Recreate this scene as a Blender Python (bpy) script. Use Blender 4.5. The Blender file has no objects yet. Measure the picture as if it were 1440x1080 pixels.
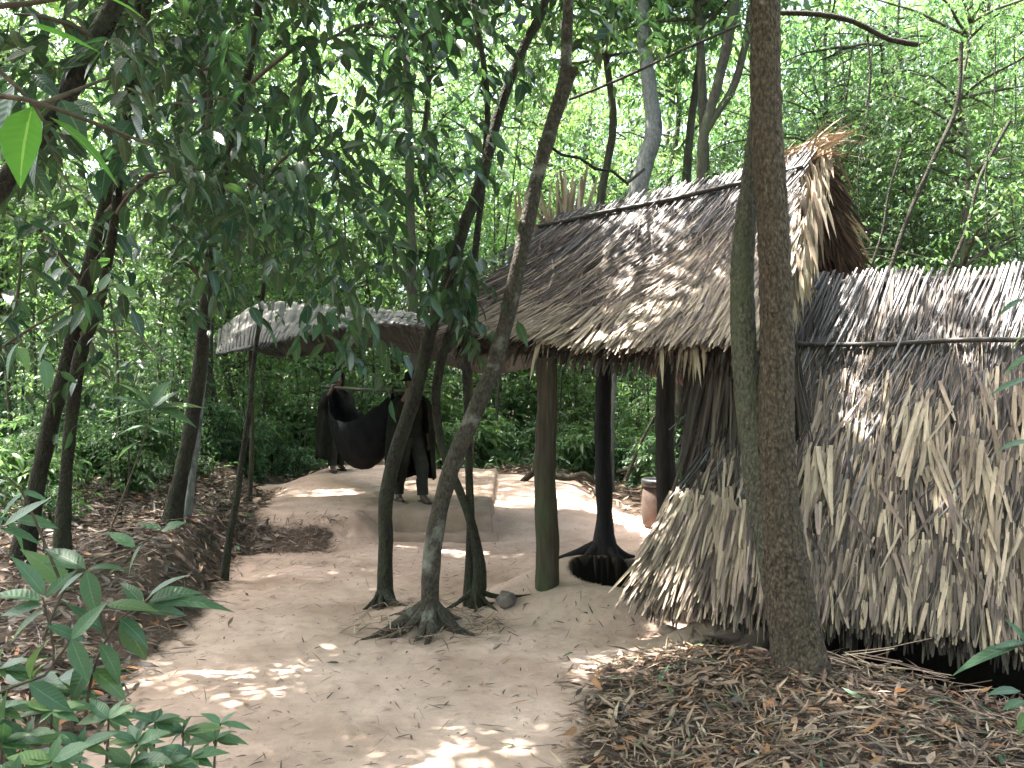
import bpy, math
import numpy as np
from mathutils import Vector, noise

rng = np.random.default_rng(11)
F = 1165.0
CAMZ = 1.65
PITCH = math.atan(23 / F)
scene = bpy.context.scene
col = scene.collection


def A(*v):
    return np.array(v, dtype=float)


def W(u, v, Y):
    """photo pixel + forward distance -> world point"""
    a, b = (u - 720) / F, (540 - v) / F
    dy = math.cos(PITCH) - b * math.sin(PITCH)
    dz = math.sin(PITCH) + b * math.cos(PITCH)
    s = Y / dy
    return A(a * s, Y, CAMZ + dz * s)


def sst(x, a, b):
    t = np.clip((x - a) / (b - a), 0, 1)
    return t * t * (3 - 2 * t)


def unit(v):
    v = np.asarray(v, float)
    return v / np.maximum(np.linalg.norm(v, axis=-1, keepdims=True), 1e-9)


# ------------------------------------------------------------------ layout of the huts
AN = math.radians(27)
DV = A(math.cos(AN), -math.sin(AN), 0)      # along the ridges, left to right
NB = A(math.sin(AN), math.cos(AN), 0)       # from the front eaves to the back
EBL = A(.856, 5.70, 0)                      # left end of the low front eave of the big roof

# ------------------------------------------------------------------ the ground's shape
_ph = rng.uniform(0, 6.28, 40)
_kx = rng.normal(0, 1, 40)
_ky = rng.normal(0, 1, 40)


def wob(x, y, f, o=0, n=8):
    s = 0
    for i in range(n):
        j = (i + o) % 40
        s = s + np.sin((x * _kx[j] + y * _ky[j]) * f + _ph[j])
    return s / n


def path_edge(y):
    return np.interp(y, [-5, 3, 5.2, 6.7, 8.5, 10, 12, 14, 16], [-1.2, -1.75, -2.3, -2.42, -2.85, -3.0, -3.45, -4.3, -5.5])


def pit(x, y, rim=False):
    a = (x - 1.25) * math.cos(.25) - (y - 7.0) * math.sin(.25)
    b = (x - 1.25) * math.sin(.25) + (y - 7.0) * math.cos(.25)
    rp = np.sqrt((a / .76) ** 2 + (b / .60) ** 2)
    return (1 - sst(rp, .90, 1.0)) if not rim else (1 - sst(rp, 1.0, 1.05))


def trench(x, y):
    t = (x - EBL[0]) * DV[0] + (y - EBL[1]) * DV[1]
    n = (x - EBL[0]) * NB[0] + (y - EBL[1]) * NB[1]
    o = .38 * sst(t, 1.2, 2.3)
    return sst(n, -.22 - o, .12 - o) * (1 - sst(n, 3.0, 3.4)) * sst(t, .55, 1.0)


def ground_z(x, y):
    x = np.asarray(x, float)
    y = np.asarray(y, float)
    z = .035 * wob(x, y, 1.3) + .012 * wob(x, y, 5, 9)
    pe = path_edge(y) + .10 * wob(x, y, 3, 5)
    bank = sst(pe - x, 0, .55) * (.10 + .26 * sst(y, 5.2, 7.5)) * (1 - .5 * sst(y, 13, 17))
    z = z + bank + .10 * sst(-x, 3.4, 6) * sst(y, 5, 9)
    # earthen platform, its soft left half
    pl = sst(y, 9.15 + .12 * wob(x, y, 3, 3), 9.9) * sst(-x, 1.35, 1.9) * sst(x, -4.2, -3.0)
    pl2 = sst(y, 9.15, 9.9)
    z = z + .33 * pl * (1 - .8 * sst(pe - x, 0, .55))
    z = z + (.16 * sst(y, 10.5, 14)) * (1 - sst(np.abs(x + 2), 2.5, 6)) * pl2
    # low ramp right of the slab
    z = z + .17 * sst(y, 9.9, 11.2) * sst(x, -.9, -.3) * (1 - sst(x, .8, 1.5))
    # back rises gently
    z = z + .25 * sst(y, 15, 34)
    # mound round the front post with the pit in it
    r = np.sqrt(((x - 1.0) / 1.3) ** 2 + ((y - 6.95) / 1.0) ** 2)
    z = z + (.19 + .08 * sst(y, 6.6, 7.4)) * (1 - sst(r, .5, 1.05)) * (1 + .12 * wob(x, y, 9, 13))
    z = z - 1.9 * pit(x, y)
    # root mound between the slim trees
    r3 = np.sqrt(((x + .72) / .55) ** 2 + ((y - 6.25) / .42) ** 2)
    z = z + .10 * (1 - sst(r3, .1, 1))
    # trench below the big roof
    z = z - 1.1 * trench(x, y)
    # lumps by the corner of the low eave
    z = z + .13 * np.exp(-(((x - 1.22) / .22) ** 2 + ((y - 5.62) / .16) ** 2))
    # litter mound in the foreground right
    z = z + .10 * sst(x, .5, 1.6) * (1 - sst(y, 4.9, 5.4)) * sst(y, 1, 3.6)
    return z


def sand_mask(x, y):
    pe = path_edge(y) + .18 * wob(x, y, 3, 5) + .08 * wob(x, y, 11, 8)
    m = sst(x - pe, -.28, .22)
    # right side of the path
    re = np.interp(y, [-5, 2.5, 3.7, 5.2, 5.62, 5.9, 8.5, 10, 12, 14.5, 16],
                   [-.6, .0, .18, .55, 1.5, 4, 4, 3.1, 1.6, 1.0, .2])
    m = m * sst(re + .16 * wob(x, y, 4, 21) + .10 * wob(x, y, 13, 2) - x, -.22, .22)
    m = m * (1 - sst(y + .3 * wob(x, y, 3, 30), 14.2, 15))
    m = m * (1 - .75 * sst(y, 8.9, 9.15) * (1 - sst(y + .1 * wob(x, y, 6, 7), 9.45, 9.75)) * sst(-x, 1.85, 2.15))
    return m * (1 - sst(pit(x, y), .25, .7)) * (1 - sst(trench(x, y), .1, .5))


def gz(x, y):
    return float(ground_z(x, y))


# ------------------------------------------------------------------ mesh building
class MB:
    def __init__(s):
        s.V, s.Fc, s.M, s.At, s.n = [], [], [], [], 0

    def add(s, V, Fa, mi=0, at=None):
        V = np.asarray(V, float).reshape(-1, 3)
        Fa = np.asarray(Fa, int)
        if len(V) == 0 or len(Fa) == 0:
            return s
        s.V.append(V)
        s.Fc.append(Fa + s.n)
        s.M.append(np.full(len(Fa), mi))
        s.At.append(np.zeros((len(V), 3)) if at is None else at)
        s.n += len(V)
        return s

    def build(s, name, mats, parent=None, smooth=True):
        me = bpy.data.meshes.new(name)
        V = np.concatenate(s.V)
        me.vertices.add(len(V))
        me.vertices.foreach_set('co', V.ravel())
        idx = np.concatenate([f.ravel() for f in s.Fc])
        tot = np.concatenate([np.full(len(f), f.shape[1]) for f in s.Fc])
        st = np.concatenate([[0], np.cumsum(tot)[:-1]])
        me.loops.add(len(idx))
        me.loops.foreach_set('vertex_index', idx.astype(np.int32))
        me.polygons.add(len(tot))
        me.polygons.foreach_set('loop_start', st.astype(np.int32))
        me.polygons.foreach_set('loop_total', tot.astype(np.int32))
        me.polygons.foreach_set('material_index', np.concatenate(s.M).astype(np.int32))
        me.polygons.foreach_set('use_smooth', np.full(len(tot), smooth))
        a = me.attributes.new('bl', 'FLOAT_VECTOR', 'POINT')
        a.data.foreach_set('vector', np.concatenate(s.At).ravel())
        for m in (mats if isinstance(mats, (list, tuple)) else [mats]):
            me.materials.append(m)
        me.update(calc_edges=True)
        me.validate()
        o = bpy.data.objects.new(name, me)
        col.objects.link(o)
        if parent is not None:
            o.parent = parent
        return o


def tag(o, label=None, cat=None, group=None, kind=None):
    if label:
        o['label'] = label
    if cat:
        o['category'] = cat
    if group:
        o['group'] = group
    if kind:
        o['kind'] = kind
    return o


def empty(name, loc=(0, 0, 0), rz=0):
    o = bpy.data.objects.new(name, None)
    col.objects.link(o)
    o.location = loc
    o.rotation_euler = (0, 0, rz)
    o.empty_display_size = .2
    return o


def thing(name, label, cat, group=None, loc=(0, 0, 0), rz=0):
    return tag(empty(name, loc, rz), label, cat, group)


LEAF_HI = ([0, .06, .2, .42, .65, .85, 1], [.05, .28, .82, 1, .78, .34, .02])
LEAF_MD = ([0, .25, .6, 1], [.12, .9, .85, .03])
LEAF_LO = ([0, .45, 1], [.15, 1, .05])
BLADE = ([0, .3, .8, 1], [.7, 1, .8, .38])
STICK = ([0, .5, 1], [1, 1, .8])


def blades(P, D, N, L, Wd, prof=LEAF_MD, bend=0, fold=.25, side=0, mid=True, zdroop=0):
    P, D, N = np.asarray(P, float), unit(D), np.asarray(N, float)
    n = len(P)
    L = np.broadcast_to(np.asarray(L, float), (n,))[:, None]
    Wd = np.broadcast_to(np.asarray(Wd, float), (n,))[:, None]
    bend = np.broadcast_to(np.asarray(bend, float), (n,))[:, None]
    side = np.broadcast_to(np.asarray(side, float), (n,))[:, None]
    zdroop = np.broadcast_to(np.asarray(zdroop, float), (n,))[:, None]
    S = unit(np.cross(D, N))
    N = unit(np.cross(S, D))
    T, Wp = prof
    rnd = rng.uniform(0, 1, n)
    cols, at = [], []
    acr = (-1, 0, 1) if mid else (-1, 1)
    for t, w in zip(T, Wp):
        C = P + D * L * t - N * bend * L * t * t + S * side * L * t * t
        C[:, 2:3] -= zdroop * L * t * t
        for a in acr:
            q = C + S * Wd * w * .5 * a
            if a:
                q = q + N * Wd * w * .5 * fold
            cols.append(q)
            at.append(np.stack([np.full(n, a), np.full(n, t), rnd], 1))
    k, K = len(acr), len(cols)
    V = np.stack(cols, 1).reshape(-1, 3)
    At = np.stack(at, 1).reshape(-1, 3)
    base = []
    for i in range(len(T) - 1):
        for j in range(k - 1):
            a = i * k + j
            base.append([a, a + 1, a + 1 + k, a + k])
    base = np.array(base)
    Fa = (base[None] + (np.arange(n) * K)[:, None, None]).reshape(-1, 4)
    return V, Fa, At


def catmull(pts, step):
    pts = np.asarray(pts, float)
    out = []
    n = len(pts)
    for i in range(n - 1):
        p0, p1, p2, p3 = pts[max(i - 1, 0)], pts[i], pts[i + 1], pts[min(i + 2, n - 1)]
        m = max(1, int(np.linalg.norm((p2 - p1)[:3]) / step))
        for k in range(m):
            t = k / m
            out.append(.5 * ((2 * p1) + (-p0 + p2) * t + (2 * p0 - 5 * p1 + 4 * p2 - p3) * t * t + (-p0 + 3 * p1 - 3 * p2 + p3) * t ** 3))
    out.append(pts[-1])
    return np.array(out)


def tube(mb, pts, rad=None, sides=8, step=.1, rough=0, mi=0, cap=True, freq=6, flute=0):
    """pts: rows of x,y,z,r"""
    pts = np.asarray(pts, float)
    if pts.shape[1] == 3:
        rr = np.broadcast_to(np.asarray(rad, float), (len(pts),))
        pts = np.concatenate([pts, rr[:, None]], 1)
    P = catmull(pts, step)
    C, R = P[:, :3], np.maximum(P[:, 3], .0008)
    T = unit(np.gradient(C, axis=0))
    ref = A(1, 0, 0) if abs(T[0][0]) < .8 else A(0, 1, 0)
    X = np.zeros_like(C)
    x = unit(np.cross(np.cross(T[0], ref), T[0]))
    for i in range(len(C)):
        x = unit(x - T[i] * np.dot(x, T[i]))
        X[i] = x
    Y = np.cross(T, X)
    an = np.linspace(0, 2 * math.pi, sides, endpoint=False)
    ca, sa = np.cos(an), np.sin(an)
    dirs = X[:, None] * ca[None, :, None] + Y[:, None] * sa[None, :, None]
    rr = np.repeat(R[:, None], sides, 1)
    if flute:
        ph = np.linspace(0, 3, len(C))[:, None]
        rr = rr * (1 + flute * np.sin(an[None] * 3 + ph) + flute * .6 * np.sin(an[None] * 5 - ph * 2 + 1))
    V = C[:, None] + dirs * rr[..., None]
    if rough:
        f = V.reshape(-1, 3)
        nz = np.array([noise.noise(Vector(q) * freq) + .5 * noise.noise(Vector(q) * freq * 2.7) for q in f]).reshape(len(C), sides)
        V = V + dirs * (nz * rough * rr)[..., None]
    m = len(C)
    i = np.arange(m - 1)[:, None]
    j = np.arange(sides)[None]
    Fa = np.stack([i * sides + j, i * sides + (j + 1) % sides, (i + 1) * sides + (j + 1) % sides, (i + 1) * sides + j], -1).reshape(-1, 4)
    V = V.reshape(-1, 3)
    at = np.zeros((len(V), 3))
    base = mb.n
    mb.add(V, Fa, mi, at)
    if cap:
        for ring, c, fl in ((0, C[0], 1), (m - 1, C[-1], 0)):
            Vc = np.concatenate([V[ring * sides:(ring + 1) * sides], [c]])
            a = np.arange(sides)
            tri = np.stack([(a + 1) % sides, a, np.full(sides, sides)], 1) if fl else np.stack([a, (a + 1) % sides, np.full(sides, sides)], 1)
            mb.add(Vc, tri, mi)
    return P


def grid(mb, Pts, mi=0, at=None):
    n, m = Pts.shape[:2]
    i = np.arange(n - 1)[:, None]
    j = np.arange(m - 1)[None]
    Fa = np.stack([i * m + j, (i + 1) * m + j, (i + 1) * m + j + 1, i * m + j + 1], -1).reshape(-1, 4)
    mb.add(Pts.reshape(-1, 3), Fa, mi, at)


def lathe(mb, prof, c=(0, 0, 0), sides=24, mi=0):
    an = np.linspace(0, 2 * math.pi, sides + 1)
    P = np.array([[[c[0] + r * math.cos(a), c[1] + r * math.sin(a), c[2] + z] for a in an] for r, z in prof])
    grid(mb, P.transpose(1, 0, 2), mi)


# ------------------------------------------------------------------ materials
def newmat(name):
    m = bpy.data.materials.new(name)
    m.use_nodes = True
    nt = m.node_tree
    for n in list(nt.nodes):
        nt.nodes.remove(n)
    out = nt.nodes.new('ShaderNodeOutputMaterial')
    return m, nt, out


def nd(nt, t, **k):
    n = nt.nodes.new(t)
    for a, b in k.items():
        if a.startswith('i_'):
            n.inputs[a[2:].replace('_', ' ')].default_value = b
        else:
            setattr(n, a, b)
    return n


def ramp(nt, src, stops):
    r = nt.nodes.new('ShaderNodeValToRGB')
    el = r.color_ramp.elements
    while len(el) < len(stops):
        el.new(.5)
    for e, (p, c) in zip(el, stops):
        e.position = p
        e.color = (*c, 1)
    nt.links.new(src, r.inputs[0])
    return r


def mixc(nt, f, a, b, mode='MIX'):
    m = nt.nodes.new('ShaderNodeMix')
    m.data_type = 'RGBA'
    m.blend_type = mode
    for s, v in ((m.inputs[0], f), (m.inputs[6], a), (m.inputs[7], b)):
        if hasattr(v, 'is_output') or isinstance(v, bpy.types.NodeSocket):
            nt.links.new(v, s)
        elif isinstance(v, tuple):
            s.default_value = (*v, 1)
        else:
            s.default_value = v
    return m.outputs[2]


def mth(nt, op, a, b=0.0, c=0.0):
    m = nt.nodes.new('ShaderNodeMath')
    m.operation = op
    for s, v in zip(m.inputs, (a, b, c)):
        if isinstance(v, bpy.types.NodeSocket):
            nt.links.new(v, s)
        else:
            s.default_value = v
    return m.outputs[0]


def blattr(nt):
    a = nd(nt, 'ShaderNodeAttribute', attribute_name='bl')
    s = nt.nodes.new('ShaderNodeSeparateXYZ')
    nt.links.new(a.outputs['Vector'], s.inputs[0])
    return s.outputs[0], s.outputs[1], s.outputs[2]


def noi(nt, scale, detail=4, rough=.6, vec=None, stretch=None):
    n = nd(nt, 'ShaderNodeTexNoise', i_Scale=scale, i_Detail=detail, i_Roughness=rough)
    if vec is None:
        tc = nt.nodes.new('ShaderNodeTexCoord')
        vec = tc.outputs['Object']
    if stretch:
        mp = nt.nodes.new('ShaderNodeMapping')
        mp.inputs['Scale'].default_value = stretch
        nt.links.new(vec, mp.inputs[0])
        vec = mp.outputs[0]
    nt.links.new(vec, n.inputs['Vector'])
    return n.outputs[0]


def leaf_mat(name, cols, rough=.42, trans=.35, vein=(.2, .3, .1), veinf=.35, spec=.5):
    m, nt, out = newmat(name)
    ac, al, rd = blattr(nt)
    oi = nt.nodes.new('ShaderNodeObjectInfo')
    r = mth(nt, 'FRACT', mth(nt, 'ADD', rd, mth(nt, 'MULTIPLY', oi.outputs['Random'], .0)))
    k = len(cols)
    c = ramp(nt, r, [((i + .0) / (k - 1), x) for i, x in enumerate(cols)]).outputs[0]
    # large patches differ a little plant by plant
    hv = nd(nt, 'ShaderNodeHueSaturation')
    nt.links.new(mth(nt, 'ADD', mth(nt, 'MULTIPLY', oi.outputs['Random'], .5), .75), hv.inputs['Value'])
    nt.links.new(c, hv.inputs['Color'])
    c = hv.outputs[0]
    mr = mth(nt, 'MULTIPLY', mth(nt, 'LESS_THAN', mth(nt, 'ABSOLUTE', ac), .07), veinf)
    c = mixc(nt, mr, c, vein)
    p = nd(nt, 'ShaderNodeBsdfPrincipled', i_Roughness=rough)
    p.inputs['Specular IOR Level'].default_value = spec
    nt.links.new(c, p.inputs['Base Color'])
    # side veins as fine relief
    wv = mth(nt, 'SINE', mth(nt, 'ADD', mth(nt, 'MULTIPLY', al, 70.0), mth(nt, 'MULTIPLY', mth(nt, 'ABSOLUTE', ac), -9.0)))
    bp = nd(nt, 'ShaderNodeBump', i_Strength=.25, i_Distance=.002)
    nt.links.new(wv, bp.inputs['Height'])
    nt.links.new(bp.outputs[0], p.inputs['Normal'])
    t = nt.nodes.new('ShaderNodeBsdfTranslucent')
    tc = mixc(nt, 1.0, c, (1.3, 1.45, .85), 'MULTIPLY')
    nt.links.new(tc, t.inputs[0])
    mx = nd(nt, 'ShaderNodeMixShader')
    mx.inputs[0].default_value = trans
    nt.links.new(p.outputs[0], mx.inputs[1])
    nt.links.new(t.outputs[0], mx.inputs[2])
    nt.links.new(mx.outputs[0], out.inputs[0])
    return m


def straw_mat(name, cols, rough=.7, spots=.5, trans=.0):
    m, nt, out = newmat(name)
    ac, al, rd = blattr(nt)
    k = len(cols)
    c = ramp(nt, rd, [(i / (k - 1), x) for i, x in enumerate(cols)]).outputs[0]
    n1 = noi(nt, 3.0, 5, .65)
    c = mixc(nt, mth(nt, 'MULTIPLY', ramp(nt, n1, [(.42, (0, 0, 0)), (.62, (1, 1, 1))]).outputs[0], spots), c, (.075, .055, .045))
    n2 = noi(nt, 60.0, 2, .5)
    c = mixc(nt, mth(nt, 'MULTIPLY', n2, .5), c, (.55, .5, .47), 'MULTIPLY')
    st = mth(nt, 'SINE', mth(nt, 'MULTIPLY', ac, 14.0))
    p = nd(nt, 'ShaderNodeBsdfPrincipled', i_Roughness=rough)
    p.inputs['Specular IOR Level'].default_value = .45
    nt.links.new(c, p.inputs['Base Color'])
    bp = nd(nt, 'ShaderNodeBump', i_Strength=.3, i_Distance=.002)
    nt.links.new(mth(nt, 'ADD', st, n2), bp.inputs['Height'])
    nt.links.new(bp.outputs[0], p.inputs['Normal'])
    nt.links.new(p.outputs[0], out.inputs[0])
    return m


def bark_mat(name, dark, light, patch=None, pf=(.58, .66), scale=9, stretch=(1, 1, .35), bump=.9, dist=.02, moss=None, mz=None):
    m, nt, out = newmat(name)
    tc = nt.nodes.new('ShaderNodeTexCoord')
    o = tc.outputs['Object']
    n1 = noi(nt, scale * 4, 6, .7, o, stretch)
    n2 = noi(nt, scale * .35, 4, .6, o)
    c = ramp(nt, n1, [(.3, dark), (.7, light)]).outputs[0]
    vo = nd(nt, 'ShaderNodeTexVoronoi', i_Scale=scale * 5, feature='F1')
    mp = nt.nodes.new('ShaderNodeMapping')
    mp.inputs['Scale'].default_value = (1, 1, stretch[2] * 1.3)
    nt.links.new(o, mp.inputs[0])
    nt.links.new(mp.outputs[0], vo.inputs['Vector'])
    c = mixc(nt, mth(nt, 'MULTIPLY', vo.outputs['Distance'], .8), c, dark)
    if patch:
        f = ramp(nt, n2, [(pf[0], (0, 0, 0)), (pf[1], (1, 1, 1))]).outputs[0]
        c = mixc(nt, mth(nt, 'MULTIPLY', f, .85), c, patch)
    if moss:
        n3 = noi(nt, scale * .5, 5, .7, o, (1.3, 1.3, .4))
        f = ramp(nt, n3, [(.45, (0, 0, 0)), (.6, (1, 1, 1))]).outputs[0]
        if mz:
            sx = nt.nodes.new('ShaderNodeSeparateXYZ')
            nt.links.new(o, sx.inputs[0])
            f = mth(nt, 'MULTIPLY', f, ramp(nt, mth(nt, 'DIVIDE', sx.outputs[2], mz * 2), [(.4, (1, 1, 1)), (.62, (0, 0, 0))]).outputs[0])
        c = mixc(nt, mth(nt, 'MULTIPLY', f, .7), c, moss)
    p = nd(nt, 'ShaderNodeBsdfPrincipled', i_Roughness=.85)
    p.inputs['Specular IOR Level'].default_value = .3
    nt.links.new(c, p.inputs['Base Color'])
    bp = nd(nt, 'ShaderNodeBump', i_Strength=bump, i_Distance=dist)
    nt.links.new(mth(nt, 'SUBTRACT', n1, mth(nt, 'MULTIPLY', vo.outputs['Distance'], .8)), bp.inputs['Height'])
    nt.links.new(bp.outputs[0], p.inputs['Normal'])
    nt.links.new(p.outputs[0], out.inputs[0])
    return m


def flat_mat(name, c1, c2, scale=8, rough=.8, bump=.3, dist=.01, stretch=(1, 1, 1), spec=.4):
    m, nt, out = newmat(name)
    n1 = noi(nt, scale, 6, .65, stretch=stretch)
    c = ramp(nt, n1, [(.35, c1), (.65, c2)]).outputs[0]
    p = nd(nt, 'ShaderNodeBsdfPrincipled', i_Roughness=rough)
    p.inputs['Specular IOR Level'].default_value = spec
    nt.links.new(c, p.inputs['Base Color'])
    n2 = noi(nt, scale * 5, 5, .7, stretch=stretch)
    bp = nd(nt, 'ShaderNodeBump', i_Strength=bump, i_Distance=dist)
    nt.links.new(n2, bp.inputs['Height'])
    nt.links.new(bp.outputs[0], p.inputs['Normal'])
    nt.links.new(p.outputs[0], out.inputs[0])
    return m


def ground_mat():
    m, nt, out = newmat('ground_soil')
    ac, al, rd = blattr(nt)            # al = sand share, ac = painted shade of pit and trench
    n1 = noi(nt, 1.1, 6, .6)
    n2 = noi(nt, 14, 6, .75)
    n3 = noi(nt, 90, 3, .7)
    s = ramp(nt, n1, [(.34, (.36, .255, .20)), (.5, (.49, .36, .295)), (.64, (.57, .43, .36))]).outputs[0]
    s = mixc(nt, ramp(nt, n2, [(.5, (0, 0, 0)), (.72, (.45, .45, .45))]).outputs[0], s, (.28, .20, .15))
    s = mixc(nt, ramp(nt, n3, [(.6, (0, 0, 0)), (.75, (.5, .5, .5))]).outputs[0], s, (.2, .14, .11))
    d = ramp(nt, n2, [(.3, (.035, .025, .019)), (.6, (.09, .063, .047)), (.8, (.16, .115, .085))]).outputs[0]
    f = mth(nt, 'ADD', al, mth(nt, 'MULTIPLY', mth(nt, 'SUBTRACT', n2, .5), .9))
    f = ramp(nt, f, [(.35, (0, 0, 0)), (.65, (1, 1, 1))]).outputs[0]
    c = mixc(nt, f, d, s)
    c = mixc(nt, ac, c, (.014, .010, .008))      # near-black: shade of the pit and trench painted into the soil colour
    p = nd(nt, 'ShaderNodeBsdfPrincipled', i_Roughness=.92)
    p.inputs['Specular IOR Level'].default_value = .25
    nt.links.new(c, p.inputs['Base Color'])
    bp = nd(nt, 'ShaderNodeBump', i_Strength=.55, i_Distance=.02)
    nt.links.new(mth(nt, 'ADD', mth(nt, 'ADD', n2, mth(nt, 'MULTIPLY', n3, .25)), mth(nt, 'MULTIPLY', noi(nt, 5, 3, .5), 1.2)), bp.inputs['Height'])
    nt.links.new(bp.outputs[0], p.inputs['Normal'])
    nt.links.new(p.outputs[0], out.inputs[0])
    return m


M = {}
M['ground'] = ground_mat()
M['leaf_near'] = leaf_mat('glossy_dark_leaf', [(.018, .048, .027), (.028, .070, .034), (.040, .095, .042), (.022, .055, .036), (.06, .13, .045)], .28, .26, spec=.6)
M['leaf_front'] = leaf_mat('young_plant_leaf', [(.06, .135, .075), (.09, .18, .10), (.12, .22, .12), (.07, .15, .085), (.17, .27, .10)], .36, .25, vein=(.2, .32, .17), veinf=.4)
M['leaf_bright'] = leaf_mat('bright_green_leaf', [(.10, .26, .05), (.14, .34, .06), (.09, .24, .06)], .4, .5, vein=(.3, .45, .15), veinf=.6)
M['leaf_mid'] = leaf_mat('shrub_leaf', [(.055, .115, .065), (.085, .165, .09), (.115, .21, .10), (.065, .13, .08), (.16, .25, .11)], .33, .42)
M['leaf_far'] = leaf_mat('woodland_leaf', [(.08, .15, .075), (.125, .22, .10), (.17, .27, .12), (.095, .17, .09), (.23, .31, .14)], .34, .5)
M['leaf_fine'] = leaf_mat('fine_thicket_leaf', [(.06, .125, .06), (.10, .18, .08), (.075, .15, .07), (.17, .22, .11)], .38, .45)
M['straw'] = straw_mat('weathered_palm_thatch', [(.024, .016, .013), (.07, .046, .038), (.14, .098, .080), (.225, .165, .142), (.32, .235, .19), (.42, .315, .25), (.52, .40, .30), (.66, .52, .38)], .5, .45)
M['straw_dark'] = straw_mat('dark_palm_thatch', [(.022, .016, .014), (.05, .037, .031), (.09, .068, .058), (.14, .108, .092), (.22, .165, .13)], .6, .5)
M['straw_pale'] = straw_mat('pale_dry_palm_leaf', [(.28, .205, .15), (.38, .285, .21), (.48, .37, .27), (.58, .46, .33), (.68, .55, .41)], .6, .3)
M['stick'] = straw_mat('grey_palm_midribs', [(.02, .017, .018), (.045, .039, .042), (.085, .076, .084), (.145, .133, .15), (.21, .195, .215), (.30, .28, .295)], .42, .3)
M['thatch_core'] = flat_mat('packed_thatch_core', (.025, .018, .014), (.06, .045, .035), 20)
M['litter'] = straw_mat('dry_leaf_litter', [(.10, .06, .04), (.26, .165, .11), (.40, .275, .19), (.19, .115, .075), (.54, .40, .29), (.34, .215, .145), (.13, .09, .065)], .6, .35)
M['litter_grey'] = straw_mat('grey_leaf_litter', [(.03, .022, .018), (.07, .052, .042), (.13, .105, .09), (.05, .036, .028), (.09, .066, .05), (.20, .165, .14)], .55, .4)
M['litter_orange'] = straw_mat('fallen_orange_leaf', [(.40, .14, .04), (.35, .18, .08), (.45, .22, .10)], .6, .2)
M['bark_rough'] = bark_mat('rough_brown_bark', (.05, .037, .028), (.46, .345, .265), scale=13, stretch=(1, 1, .4), bump=1, dist=.05)
M['bark_green'] = bark_mat('lichen_green_bark', (.05, .045, .035), (.42, .38, .30), scale=13, stretch=(1, 1, .4), bump=1, dist=.04, moss=(.15, .165, .10))
M['bark_slim'] = bark_mat('slim_tree_bark', (.03, .025, .02), (.17, .145, .115), patch=(.27, .27, .235), pf=(.57, .7), scale=13, stretch=(1, 1, .5), bump=.9, dist=.02)
M['bark_dark'] = bark_mat('dark_wet_bark', (.012, .010, .008), (.075, .063, .05), scale=14, stretch=(1, 1, .5), bump=.9, dist=.02, moss=(.05, .058, .032))
M['bark_pale'] = bark_mat('pale_bark', (.11, .12, .11), (.34, .36, .34), patch=(.07, .075, .07), pf=(.56, .62), scale=7, bump=.4, dist=.01)
M['bark_bg'] = bark_mat('forest_bark', (.035, .03, .024), (.12, .10, .08), scale=6, bump=.5, dist=.02, moss=(.08, .10, .05))
M['twig'] = flat_mat('brown_twig', (.05, .038, .028), (.11, .085, .06), 30)
M['wood_green'] = bark_mat('mossy_post_wood', (.035, .028, .02), (.12, .09, .065), scale=7, stretch=(1, 1, .08), bump=.7, dist=.012, moss=(.055, .075, .032), mz=.95)
M['wood_dark'] = bark_mat('dark_post_wood', (.02, .016, .014), (.06, .048, .042), scale=7, stretch=(1, 1, .1), bump=.7, dist=.012)
M['wood_black'] = bark_mat('black_post_wood', (.008, .008, .009), (.022, .02, .02), scale=9, stretch=(1, 1, .2), bump=.6, dist=.01)
M['pole'] = flat_mat('dark_bamboo', (.03, .028, .025), (.085, .075, .065), 14, rough=.5)
M['earth'] = flat_mat('packed_earth', (.26, .19, .145), (.36, .27, .21), 4, rough=.95, bump=.7, dist=.02)
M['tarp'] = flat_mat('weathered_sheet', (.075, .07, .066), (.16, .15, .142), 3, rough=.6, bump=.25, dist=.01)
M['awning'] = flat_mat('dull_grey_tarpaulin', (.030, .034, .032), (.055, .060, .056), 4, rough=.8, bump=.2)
M['cloth'] = flat_mat('dark_olive_cloth', (.010, .011, .009), (.022, .022, .017), 6, rough=.9, bump=.4, dist=.01, spec=.08)
M['hammock'] = flat_mat('black_cloth', (.004, .0045, .005), (.009, .0095, .011), 6, rough=.85, bump=.4, dist=.01, spec=.08)
M['trouser'] = flat_mat('faded_green_cloth', (.016, .018, .014), (.032, .034, .028), 9, rough=.9)
M['bundle'] = flat_mat('grey_cloth', (.05, .052, .045), (.10, .10, .088), 9, rough=.9)
M['skin'] = flat_mat('skin', (.10, .06, .042), (.14, .085, .06), 20, rough=.6, bump=.05)
M['hair'] = flat_mat('black_hair', (.01, .009, .008), (.02, .018, .016), 60, rough=.5)
M['sandal'] = flat_mat('dark_rubber', (.02, .017, .015), (.05, .042, .036), 20, rough=.7)
M['clay'] = flat_mat('red_brown_clay', (.06, .04, .032), (.11, .072, .056), 9, rough=.85, bump=.5)
M['bucket'] = flat_mat('black_rubber_rim', (.015, .015, .016), (.035, .035, .037), 20, rough=.5)
M['stone'] = flat_mat('grey_brown_stone', (.10, .085, .075), (.24, .20, .18), 8, rough=.85, bump=.8, dist=.02)

# ------------------------------------------------------------------ ground
def axis(fine0, fine1, step, lo, hi, grow=1.12):
    a = list(np.arange(fine0, fine1, step))
    s, x = step, a[-1]
    while x < hi:
        s *= grow
        x += s
        a.append(x)
    s, x = step, a[0]
    pre = []
    while x > lo:
        s *= grow
        x -= s
        pre.append(x)
    return np.array(pre[::-1] + a)


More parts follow.
